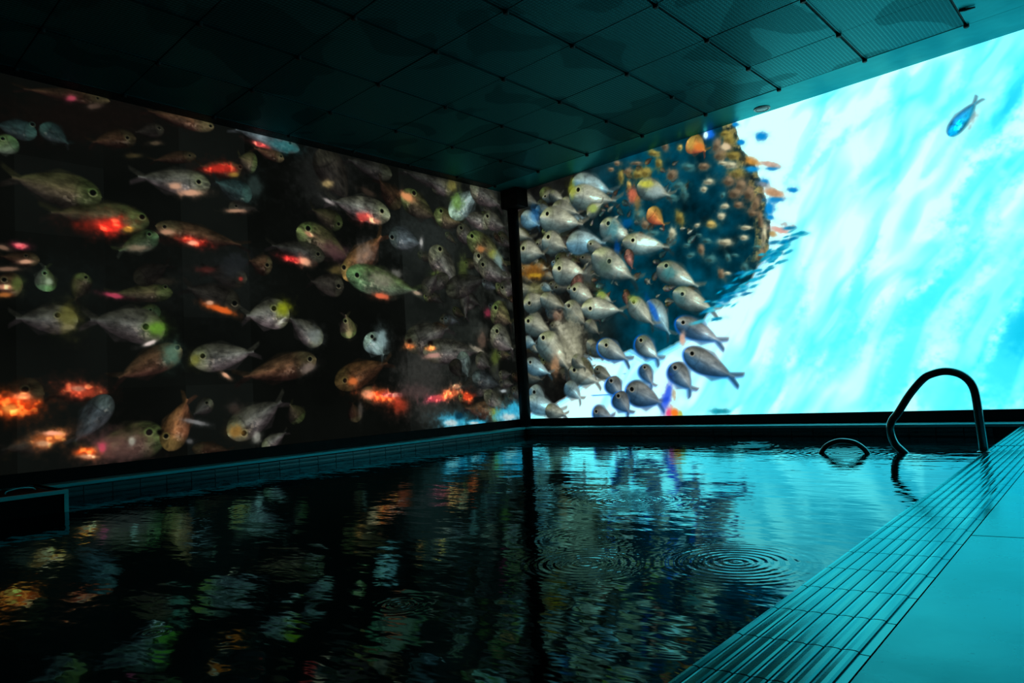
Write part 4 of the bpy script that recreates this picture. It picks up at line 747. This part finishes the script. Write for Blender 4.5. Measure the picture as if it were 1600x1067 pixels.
PANEL, NP = .405, 90
PITCH = PANEL/NP
U0 = .05
V1 = 2.0
PH = V1/5
def vnoise(u, v, seed):
    rs = np.random.RandomState(seed); G = rs.rand(128, 128)
    iu = np.floor(u).astype(int); iv = np.floor(v).astype(int); fu = u - iu; fv = v - iv
    fu = fu*fu*fu*(fu*(fu*6 - 15) + 10); fv = fv*fv*fv*(fv*(fv*6 - 15) + 10)
    g = lambda a, b_: G[a % 128, b_ % 128]
    return (g(iu, iv)*(1-fu) + g(iu+1, iv)*fu)*(1-fv) + (g(iu, iv+1)*(1-fu) + g(iu+1, iv+1)*fu)*fv
def fbm(u, v, seed, octv=4, gain=.5):
    s, a, t = 0, 1, 0
    for k in range(octv): s = s + a*vnoise(u*2**k + 17.3*k, v*2**k + 5.1*k, seed + k); t += a; a *= gain
    return s/t
STY = {  # back, side, belly, head (display colours)
    'grey': ((82,84,70),(112,114,108),(100,88,90),(112,124,84)), 'olive': ((80,82,48),(96,86,62),(58,50,44),(98,132,66)),
    'brown': ((78,60,40),(96,66,46),(62,38,32),(96,102,66)), 'dim': ((34,32,27),(40,38,34),(34,30,28),(44,46,34)),
    'teal': ((50,80,78),(64,96,94),(60,72,74),(70,120,104)), 'green': ((84,104,58),(98,122,86),(92,104,88),(92,150,92)),
    'blue': ((74,86,88),(98,112,118),(92,98,104),(84,108,96)), 'orange': ((130,92,52),(150,98,62),(120,74,50),(122,118,60)),
    'white': ((150,180,170),(172,204,200),(150,180,180),(150,185,150)),
    'cream': ((182,184,156),(146,152,138),(62,86,88),(164,176,124)), 'bluec': ((150,178,176),(128,166,174),(66,112,134),(146,168,150)),
    'amber': ((190,150,70),(222,130,66),(170,80,56),(180,160,80)), 'brownr': ((110,72,60),(150,92,78),(100,60,54),(110,90,70)),
    'azure': ((20,130,205),(0,158,226),(0,170,232),(0,150,218)), 'grey2': ((140,138,122),(98,108,108),(34,72,100),(126,128,112))}
class Canvas:
    def __init__(s, cols):
        s.nu = int(cols*NP) + 1; s.nv = 5*NP + 1
        s.u = U0 + np.arange(s.nu)*PITCH; s.v = np.arange(s.nv)*(V1/(s.nv - 1))
        s.U, s.V = np.meshgrid(s.u, s.v)
        s.c = np.zeros((s.nv, s.nu, 4)); s.c[..., 3] = 1
    def win(s, u0, u1, v0, v1):
        a = max(0, int((u0 - U0)/PITCH)); b_ = min(s.nu, int((u1 - U0)/PITCH) + 2); k = s.nv/V1
        c = max(0, int(v0*k)); d = min(s.nv, int(v1*k) + 2)
        return (slice(c, d), slice(a, b_)) if a < b_ and c < d else None
    def put(s, w, mask, rgb, gain=None):
        t = s.c[w]; mk = mask[..., None]
        t[..., :3] = t[..., :3]*(1 - mk) + np.asarray(rgb)*mk
        if gain is not None: t[..., 3] = t[..., 3]*(1 - mask) + gain*mask
    def blob(s, cu, cv, xu, xv, yu, yv, rgb, al):
        R_ = 2.6; eu = R_*(abs(xu) + abs(yu)); ev = R_*(abs(xv) + abs(yv)); w = s.win(cu - eu, cu + eu, cv - ev, cv + ev)
        if w is None: return
        U = s.U[w] - cu; V = s.V[w] - cv; det = xu*yv - xv*yu
        if abs(det) < 1e-9: return
        a = (U*yv - V*yu)/det; b_ = (V*xu - U*xv)/det
        wob = .75*(fbm(s.U[w]*26, s.V[w]*26, 5, 3) - .5)
        r = np.sqrt(a*a + b_*b_)*(1 + wob)
        mask = 1/(1 + r**5.)*min(1, al)*(r < 2.5)
        tex = .85 + .3*fbm(s.U[w]*40, s.V[w]*40, 9, 2) if max(rgb) < 215 or al > 1 else np.ones_like(r)
        c_ = np.array(rgb)/255.*tex[..., None]
        if al > 1 and rgb[0] > rgb[2]:                   # glowing bellies: hot flecks in a darker red body
            fl = np.clip((fbm(s.U[w]*34, s.V[w]*34, 15, 2) - .40)*3.2, 0, 1)
            c_ = c_*(.76 + .28*fl[..., None]) + (np.clip(fl - .5, 0, 1)*.9*(r < 1))[..., None]*np.array((.55, .42, .22))
            mask = mask*(.78 + .22*fl)
        s.put(w, np.clip(mask, 0, 1), np.clip(c_, 0, 1), 1 + (al - 1)*3.5 if al > 1 and rgb[0] > rgb[2] else None)
    def fish(s, hu, hv, tu, tv, W, st, br, eye, bend, flag):
        du, dv = tu - hu, tv - hv; Ln = math.hypot(du, dv)
        pad = W*1.6 + .02
        w = s.win(min(hu, tu) - pad, max(hu, tu) + pad, min(hv, tv) - pad, max(hv, tv) + pad)
        if w is None: return
        au, av = du/Ln, dv/Ln; pu, pv = -av, au
        if pv < 0: pu, pv = -pu, -pv
        U = s.U[w] - hu; V = s.V[w] - hv
        x = (U*au + V*av)/Ln; nn = U*pu + V*pv
        sd = int((abs(hu)*997 + abs(hv)*613)*10) % 1000; rr = random.Random(sd)
        bd = bend + rr.uniform(-.10, .10)*W
        nn = nn - bd*4*x*(1 - x)
        full = st not in ('cream', 'bluec', 'grey2', 'amber'); t = np.clip(x/(.81 if full else .80), 0, 1)
        body = W*(np.sin(np.pi*t**(.68 if full else .66))**(.74 if full else .82)*.93 + (.11 if full else .10)*np.sqrt(t))*(x > 0)*(x < .88)
        tt = np.clip((x - .76)/.24, 0, 1)
        tail = np.where(x > .76, W*(.16 + .58*tt**1.2), 0)*(x < 1.0)
        fork = np.where(x > .86, W*.46*np.clip((x - .86)/.14, 0, 1), -1)
        soft = .004 + .05*W + rr.random()**2*.012 + (.006 if st in ('cream', 'bluec', 'grey2') else 0)
        mb = np.clip((body - np.abs(nn))/soft + .5, 0, 1)*(body > .02*W)
        mtail = (tail > 0)*np.clip((tail - np.abs(nn))/soft + .5, 0, 1)*np.clip((np.abs(nn) - fork)/soft + .6, 0, 1)*np.clip((1 - x)/.03, 0, 1)
        fin = np.clip(1 - np.abs(x - .58)/.16, 0, 1)*W*.34*(nn < 0) + np.clip(1 - np.abs(x - .45)/.18, 0, 1)*W*.22*(nn > 0)
        mfin = np.clip((body + fin - np.abs(nn))/soft + .5, 0, 1)*(fin > 0)
        mask = np.clip(np.maximum(np.maximum(mb, mtail*.78), mfin*.4)*(1 - (.34 if full else .22)*np.clip(x, 0, 1)**1.4), 0, 1)
        if flag == 'f':
            k = max(1, int(.016/PITCH)); sh = np.maximum(np.roll(mask, -k, 1), np.roll(mask, -k//2, 0)); sh[:, -k:] = 0
            sh = (sh + np.roll(sh, 2, 1) + np.roll(sh, -2, 1) + np.roll(sh, 2, 0) + np.roll(sh, -2, 0))/5
            s.put(w, np.clip(sh, 0, 1)*.85, np.array((10, 110, 235))/255., 1.2)
        q = np.clip(nn/np.maximum(body + 1e-4, W*.15), -1, 1)
        bk, sd_, be, he = [np.array(c_)/255. for c_ in STY[st]]
        f1 = np.clip((q + .15)/.9, 0, 1)[..., None]; f2 = np.clip((-q + .05)/.85, 0, 1)[..., None]
        colr = sd_*(1 - f1)*(1 - f2) + bk*f1*(1 - f2) + be*f2
        hm = np.clip((.30 - x)/.14, 0, 1)[..., None]
        if st in ('cream', 'bluec', 'grey2'):           # light from above: yellow-green brow, teal shade under the head
            top = np.clip((q - .05)/.5, 0, 1)[..., None]; und = np.clip((.25 - q)/.6, 0, 1)[..., None]*np.clip((.46 - x)/.2, 0, 1)[..., None]
            colr = colr*(1 - hm*top*.8) + he*hm*top*.8
            colr = colr*(1 - und*.62) + be*und*.62
            mid = (np.exp(-((x - .58)/.16)**2)*np.clip((q + .5)/.6, 0, 1))[..., None]
            colr = colr*(1 + .28*mid)
        else: colr = colr*(1 - hm*.5) + he*hm*.5
        lat = np.exp(-((q - .12)/.10)**2)*np.clip((x - .25)/.1, 0, 1)*np.clip((.85 - x)/.1, 0, 1)
        shade = (1.08 - .50*q*q)*(1 + .10*lat)
        g1 = np.exp(-((x - .20 - .07*(1 - q*q))/.016)**2)*(np.abs(q) < .7)
        rt = st in ('cream', 'bluec', 'grey2')
        shade = shade*(1 - (.12 if rt else .22)*g1)
        tex = .30 + 1.35*fbm((U*au + V*av)*15 + sd, nn*30 + sd, 3 + sd % 7, 4, .6)
        if st in ('cream', 'bluec', 'grey2', 'amber'): tex = .5 + .5*tex
        tex = tex*(.75 + .5*fbm((U*au + V*av)*7 + sd, nn*7, 13 + sd % 5, 2))
        colr = colr*(shade*tex*br)[..., None]
        if full and st != 'dim':                        # broken silver glints on the gill cover and along the belly
            gn = np.clip((fbm(U*52 + sd, V*52, 41, 2) - .50)*5, 0, 1)
            gl = gn*np.exp(-((q + .38)/.30)**2)*np.exp(-((x - .27)/.13)**2)*.50 + gn*np.exp(-((q + .1)/.5)**2)*np.exp(-((x - .5)/.2)**2)*.12
            colr = colr + (gl*min(1, br))[..., None]*np.array((.62, .56, .48))
        colr = np.clip(colr, 0, 1)
        s.put(w, mask*(.96 if br > .55 else .85), colr, 1.)
        if flag in ('n',): return
        if eye is None: eu, ev = hu + au*Ln*.13 + pu*W*.16, hv + av*Ln*.13 + pv*W*.16
        else: eu, ev = eye
        er = min(max(W*.17, .006), .018)
        d = np.hypot(s.U[w] - eu, s.V[w] - ev); up = (s.V[w] - ev)
        ring = np.clip((er*1.55 - d)/.004 + .5, 0, 1)
        s.put(w, ring*.4, np.clip(he*1.1*br, 0, 1))
        low = np.clip((er*1.45 - d)/.003 + .5, 0, 1)*(up < -er*.35)
        s.put(w, low*.28, np.clip(np.array((225, 200, 160))/255*min(1, br), 0, 1))
        s.put(w, np.clip((er - d)/.004 + .5, 0, 1), np.array((8, 10, 9))/255.)
    def draw(s, items):
        for it in items:
            (s.fish if it[0] == 'F' else s.blob)(*it[1:])
    def linear(s):
        c = np.clip(s.c[..., :3], 0, 1)
        lin = np.where(c <= .04045, c/12.92, ((c + .055)/1.055)**2.4)
        return lin*(1 + (s.c[..., 3:4] - 1)*np.array((1., .30, .22)))

def inside(poly, U, V):
    r = np.zeros(U.shape, bool); n_ = len(poly)
    for i in range(n_):
        (x0, y0), (x1, y1) = poly[i], poly[(i+1) % n_]
        c = ((y0 > V) != (y1 > V)) & (U < (x1 - x0)*(V - y0)/((y1 - y0) if y1 != y0 else 1e-9) + x0)
        r ^= c
    return r

CL, CB = 11, 12
# left picture: a dark sea thick with fish
left = Canvas(CL)
n1 = fbm(left.U*2.2, left.V*2.8, 21)
lift = np.array([.30, .55, .80, .10, .05, .05, .40, .12, .30, .12, .1])     # panels of a display never match exactly
pc = np.clip(((left.U - U0)/PANEL).astype(int), 0, CL - 1); prow = np.clip((left.V/PH).astype(int), 0, 4)
rowl = np.array([[random.Random(7*a + 13*b_).uniform(.45, 1.25) for b_ in range(5)] for a in range(CL)])
lv = lift[pc]*rowl[pc, prow]
left.c[..., :3] = (np.array((8, 10, 8)) + lv[..., None]*np.array((20, 23, 22)) + (n1[..., None] - .4)*np.array((9, 10, 9)))/255.
near = np.clip(1 - left.U/1.35, 0, 1)[..., None]
left.c[..., :3] += near*np.clip(fbm(left.U*9, left.V*9, 33)[..., None] - .42, 0, 1)*np.array((120, 125, 115))/255.
# small filler fish towards the corner
rf = random.Random(11)
fill = []
for k in range(46):
    u = U0 + rf.random()**1.6*1.0; v = rf.uniform(.15, 1.95); ln = rf.uniform(.13, .22); a = rf.uniform(-.8, .2)
    fill.append(('F', u + ln*.5*math.cos(a), v - ln*.5*math.sin(a), u - ln*.5*math.cos(a), v + ln*.5*math.sin(a), ln*.24, rf.choice(['grey', 'olive', 'grey', 'brown', 'blue']), rf.uniform(.4, .75), None, 0., ''))
left.draw(fill); left.draw(PICTURE_LEFT)

# back picture: reef mass and fish against sunlit water
back = Canvas(CB)
U, V = back.U, back.V
ca, sa = math.cos(math.radians(52)), math.sin(math.radians(52))
along = U*ca + V*sa; across = -U*sa + V*ca
warp = fbm(U*1.6, V*1.6, 51, 3)
st1 = fbm(along*1.7 + warp*1.3, across*6.0 + warp*2.0, 61, 3, .5); st2 = fbm(along*3.6 + warp*1.2, across*13 + warp*2.4, 71, 2, .4)
grad = np.clip((U - 1.9)/2.2, 0, 1)*.45 + np.clip(1 - V/1.1, 0, 1)*np.clip((U - 1.7)/1.8, 0, 1)*.40
k = np.clip((.62*st1 + .38*st2 - .47)*3.4 + grad, 0, 1)[..., None]
back.c[..., :3] = np.array((222, 246, 243))/255.*(1 - k) + np.array((98, 224, 243))/255.*k
back.c[..., 3] = 1.
back.draw(PICTURE_BACK[:WATER_MARKS])
fine = np.clip((st2 - .55)*4, 0, 1)[..., None]*.4
back.c[..., :3] = back.c[..., :3]*(1 - fine) + np.array((222, 247, 244))/255.*fine
wob = .05*(fbm(U*9, V*9, 81, 3) - .5)
soft = sum(inside(REEF, U + wob + .008*math.cos(q), V + wob + .008*math.sin(q)).astype(float) for q in (0, 1.05, 2.1, 3.14, 4.2, 5.2))/6
deep = np.clip((U - .62 + .5*(fbm(U*3, V*3, 95, 2) - .5))/.5, 0, 1)[..., None]; nz = fbm(U*7, V*7, 91, 4)[..., None]
reefc = (np.array((20, 22, 20))*(1 - deep) + np.array((0, 54, 70))*deep)/255.*(.25 + 1.4*nz)
back.put((slice(None), slice(None)), soft, reefc, 1.)
inner = sum(inside(REEF, U + .10*math.cos(q), V + .10*math.sin(q)).astype(float) for q in (0, .52, 1.05, 5.2, 5.76))/5
band = np.clip(soft - inner, 0, 1)*np.clip((U - 1.3)/.2, 0, 1)*np.clip((V - .9)/.2, 0, 1)
cz = fbm(U*20, V*20, 97, 4)[..., None]; cz2 = fbm(U*34, V*34, 98, 3)[..., None]
coral = (np.array((28, 46, 46))*(1 - np.clip((cz - .4)*6, 0, 1)) + np.array((142, 132, 82))*np.clip((cz - .4)*6, 0, 1))/255.*(.5 + cz2)
back.put((slice(None), slice(None)), np.clip(band*1.3, 0, 1)*.9, np.clip(coral, 0, 1), 1.)
halo = np.clip(sum(inside(REEF, U + .05*math.cos(q), V + .05*math.sin(q)).astype(float) for q in (0, 1.05, 2.1, 3.14, 4.2, 5.2))/6 - soft, 0, 1)*np.clip((1.25 - V)/.3, 0, 1)
back.put((slice(None), slice(None)), halo*.75, np.array((0, 150, 240))/255., 1.15)
fill = []
for k in range(110):
    u = U0 + rf.random()*.85; v = rf.uniform(.30, 1.9); ln = rf.uniform(.16, .26); a = rf.uniform(-.1, .7)
    fill.append(('F', u - ln*.5*math.cos(a), v + ln*.5*math.sin(a), u + ln*.5*math.cos(a), v - ln*.5*math.sin(a), ln*.24, rf.choice(['cream', 'grey', 'cream', 'olive', 'bluec']), rf.uniform(.4, .75), None, 0., rf.choice(['', 'n'])))
for k in range(120):
    u = rf.uniform(.6, 1.75); v = rf.uniform(.75, 1.95); ln = rf.uniform(.05, .10); a = rf.uniform(-1., 1.)
    if not inside(REEF, np.array([u]), np.array([v]))[0]: continue
    fill.append(('F', u - ln*.5*math.cos(a), v + ln*.5*math.sin(a), u + ln*.5*math.cos(a), v - ln*.5*math.sin(a), ln*.26, rf.choice(['brown', 'olive', 'teal', 'teal', 'grey', 'cream']), rf.uniform(.5, .9), None, 0., 'n'))
back.draw(fill); back.draw(PICTURE_BACK[WATER_MARKS:])

left.c[..., :3] *= LEFT_TONE
PIC_L = left.linear(); PIC_B = back.linear()
lum = np.clip((PIC_B[..., 1:2] - .60)/.30, 0, 1)                # the sunlit water runs far brighter than the fish
PIC_B = PIC_B*(1 + lum*np.array((.0, SUN_GAIN, SUN_GAIN*1.08)))

def screen(name, pic, cols, left_side, dense_cols, label):
    base = (0, -U0 - cols*PANEL/2, -.065) if left_side else (U0 + cols*PANEL/2, 0, -.065)
    root = tag(empty(name, base), label, 'screen')
    for ci in range(cols):
        step = 1 if ci < dense_cols else 6
        for ri in range(5):
            sub = pic[ri*NP:(ri+1)*NP + 1:step, ci*NP:(ci+1)*NP + 1:step]
            nv, nu = sub.shape[:2]
            uu = np.linspace(U0 + ci*PANEL, U0 + (ci+1)*PANEL, nu); uu[0] += .00005; uu[-1] -= .00005
            vv = np.linspace(ri*PH, (ri+1)*PH, nv); vv[0] += .00005; vv[-1] -= .00005
            UU, VV = np.meshgrid(uu, vv); ZZ = np.zeros_like(UU)
            co = np.stack([ZZ, -UU, VV], -1) if left_side else np.stack([UU, ZZ, VV], -1)
            co = co.reshape(-1, 3)
            cn = np.array([[uu[0], vv[0]], [uu[-1], vv[0]], [uu[-1], vv[-1]], [uu[0], vv[-1]]])
            def case(d): return np.array([(-d, -a, b_) if left_side else (a, d, b_) for a, b_ in cn])
            co = np.concatenate([co, case(.0002), case(.035)])
            co = (co - np.array(base))*S
            idx = np.arange(nv*nu).reshape(nv, nu)
            q = np.stack([idx[:-1, :-1], idx[:-1, 1:], idx[1:, 1:], idx[1:, :-1]], -1).reshape(-1, 4)
            o0 = nv*nu
            cs = [[o0 + i, o0 + 4 + i, o0 + 4 + (i+1) % 4, o0 + (i+1) % 4] for i in range(4)] + [[o0 + 4, o0 + 5, o0 + 6, o0 + 7][::-1]]
            q = np.concatenate([q, np.array(cs)])
            me = bpy.data.meshes.new('led_panel')
            me.vertices.add(len(co)); me.vertices.foreach_set('co', co.astype(np.float32).ravel())
            me.loops.add(q.size); me.loops.foreach_set('vertex_index', q.astype(np.int32).ravel())
            me.polygons.add(len(q)); me.polygons.foreach_set('loop_start', np.arange(0, q.size, 4, dtype=np.int32))
            mi = np.zeros(len(q), np.int32); mi[-5:] = 1
            me.update(calc_edges=True)
            me.materials.append(M_SCREEN); me.materials.append(M_FRAME)
            me.polygons.foreach_set('material_index', mi)
            at = me.color_attributes.new('picture', 'FLOAT_COLOR', 'POINT')
            cc = np.ones((len(co), 4), np.float32); cc[:nv*nu, :3] = sub.reshape(-1, 3); cc[nv*nu:, :3] = 0
            at.data.foreach_set('color', cc.ravel())
            link('led_panel', me, None, root)
    e = U0 + cols*PANEL
    if left_side:
        MB().box((-.04, -e, -.0645), (.004, -.004, -.0005), .002).build('bottom_frame', M_FRAME, root, base)
        MB().box((-.036, -U0 + .001, 0), (-.001, -.002, 2.0)).build('end_frame', M_FRAME, root, base)
    else:
        MB().box((.006, -.004, -.0645), (e, .04, -.0005), .002).build('bottom_frame', M_FRAME, root, base)
        MB().box((.002, .001, 0), (U0 - .001, .036, 2.0)).build('end_frame', M_FRAME, root, base)
    return root
screen('led_screen', PIC_L, CL, True, 10, 'dark screen wall of swimming fish with glowing red and orange bellies')
screen('led_screen', PIC_B, CB, False, 9, 'bright screen wall of cyan sunlit water with a reef and fish')

# ------------------------------------------------------------------ corner post between the screens
pb = (.060, -.060, -.066)
post = tag(empty('corner_post', pb), 'slim black post in the corner between the two screens', 'post')
d_ = .048
MB().tube([(.060, -.060, -.066), (.060, -.060, 1.88)], d_, 20).build('shaft', M_POST, post, pb)
MB().box((.008, -.15, 1.84), (.20, -.008, 1.996), .004).build('head_bracket', M_POST, post, pb)
MB().lathe((.060, -.060, -.066), [(.050, 0), (.050, .010), (.0485, .014)], 20).build('base_collar', M_POST, post, pb)

# ------------------------------------------------------------------ pool handrail and half-sunk grab bar
hb = (3.519, -.95, -.122)
hr = tag(empty('pool_handrail', hb), 'tall curved steel handrail arching from the deck into the water', 'handrail')
pts = [(3.30, -.25), (3.25, -.19), (3.211, -.137), (3.173, -.091), (3.160, -.03), (3.171, .013), (3.2, .05), (3.256, .133), (3.316, .2), (3.359, .222), (3.407, .229), (3.453, .217), (3.485, .191), (3.504, .154), (3.511, .101), (3.514, .013), (3.519, -.123)]
MB().tube(smooth_path([(x, -.95, z) for x, z in pts], 5), .0172, 16).build('rail_tube', M_STEEL, hr, hb)
MB().lathe((3.519, -.95, -.126), [(.026, 0), (.026, .003), (.0185, .005)], 20).build('foot_flange', M_STEEL, hr, hb)
gb = (2.97, -1.02, -.20)
gr = tag(empty('grab_bar', gb), 'low steel bar loop just breaking the water left of the handrail', 'grab bar')
pts = [(2.845, -.205), (2.850, -.165), (2.862, -.136), (2.886, -.104), (2.927, -.082), (2.97, -.075), (3.020, -.084), (3.055, -.108), (3.074, -.136), (3.083, -.165), (3.087, -.205)]
MB().tube(smooth_path([(x, -1.02, z) for x, z in pts], 4), .012, 14).build('bar_tube', M_STEEL, gr, gb)
MB().lathe((2.845, -1.02, -.206), [(.02, 0), (.02, .005), (.013, .007)], 14).build('foot_flange', M_STEEL, gr, gb)
MB().lathe((3.087, -1.02, -.206), [(.02, 0), (.02, .005), (.013, .007)], 14).build('foot_flange', M_STEEL, gr, gb)

# ------------------------------------------------------------------ low box with metal edging at the left side of the pool
wb_ = (.45, -4.1, -.30)
bx = tag(empty('spillway_box', wb_), 'low dark box with pale metal edging in the water at far left', 'box')
MB().box((.16, -4.6, -.30), (.712, -3.664, -.058)).build('body', M_BOX, bx, wb_)
MB().box((.70, -4.6, -.0575), (.717, -3.66, -.041), .0015).build('top_edge_trim', M_TRIM, bx, wb_)
MB().box((.7125, -3.676, -.30), (.717, -3.66, -.058), .001).build('corner_trim', M_TRIM, bx, wb_)
MB().box((.16, -3.6635, -.0575), (.6995, -3.66, -.045), .001).build('side_trim', M_BOX, bx, wb_)
MB().tube(smooth_path([(.40, -3.82, -.057), (.395, -3.81, -.046), (.385, -3.76, -.040), (.37, -3.715, -.046), (.365, -3.70, -.057)], 4), .003, 8).build('lift_handle', M_TRIM, bx, wb_)
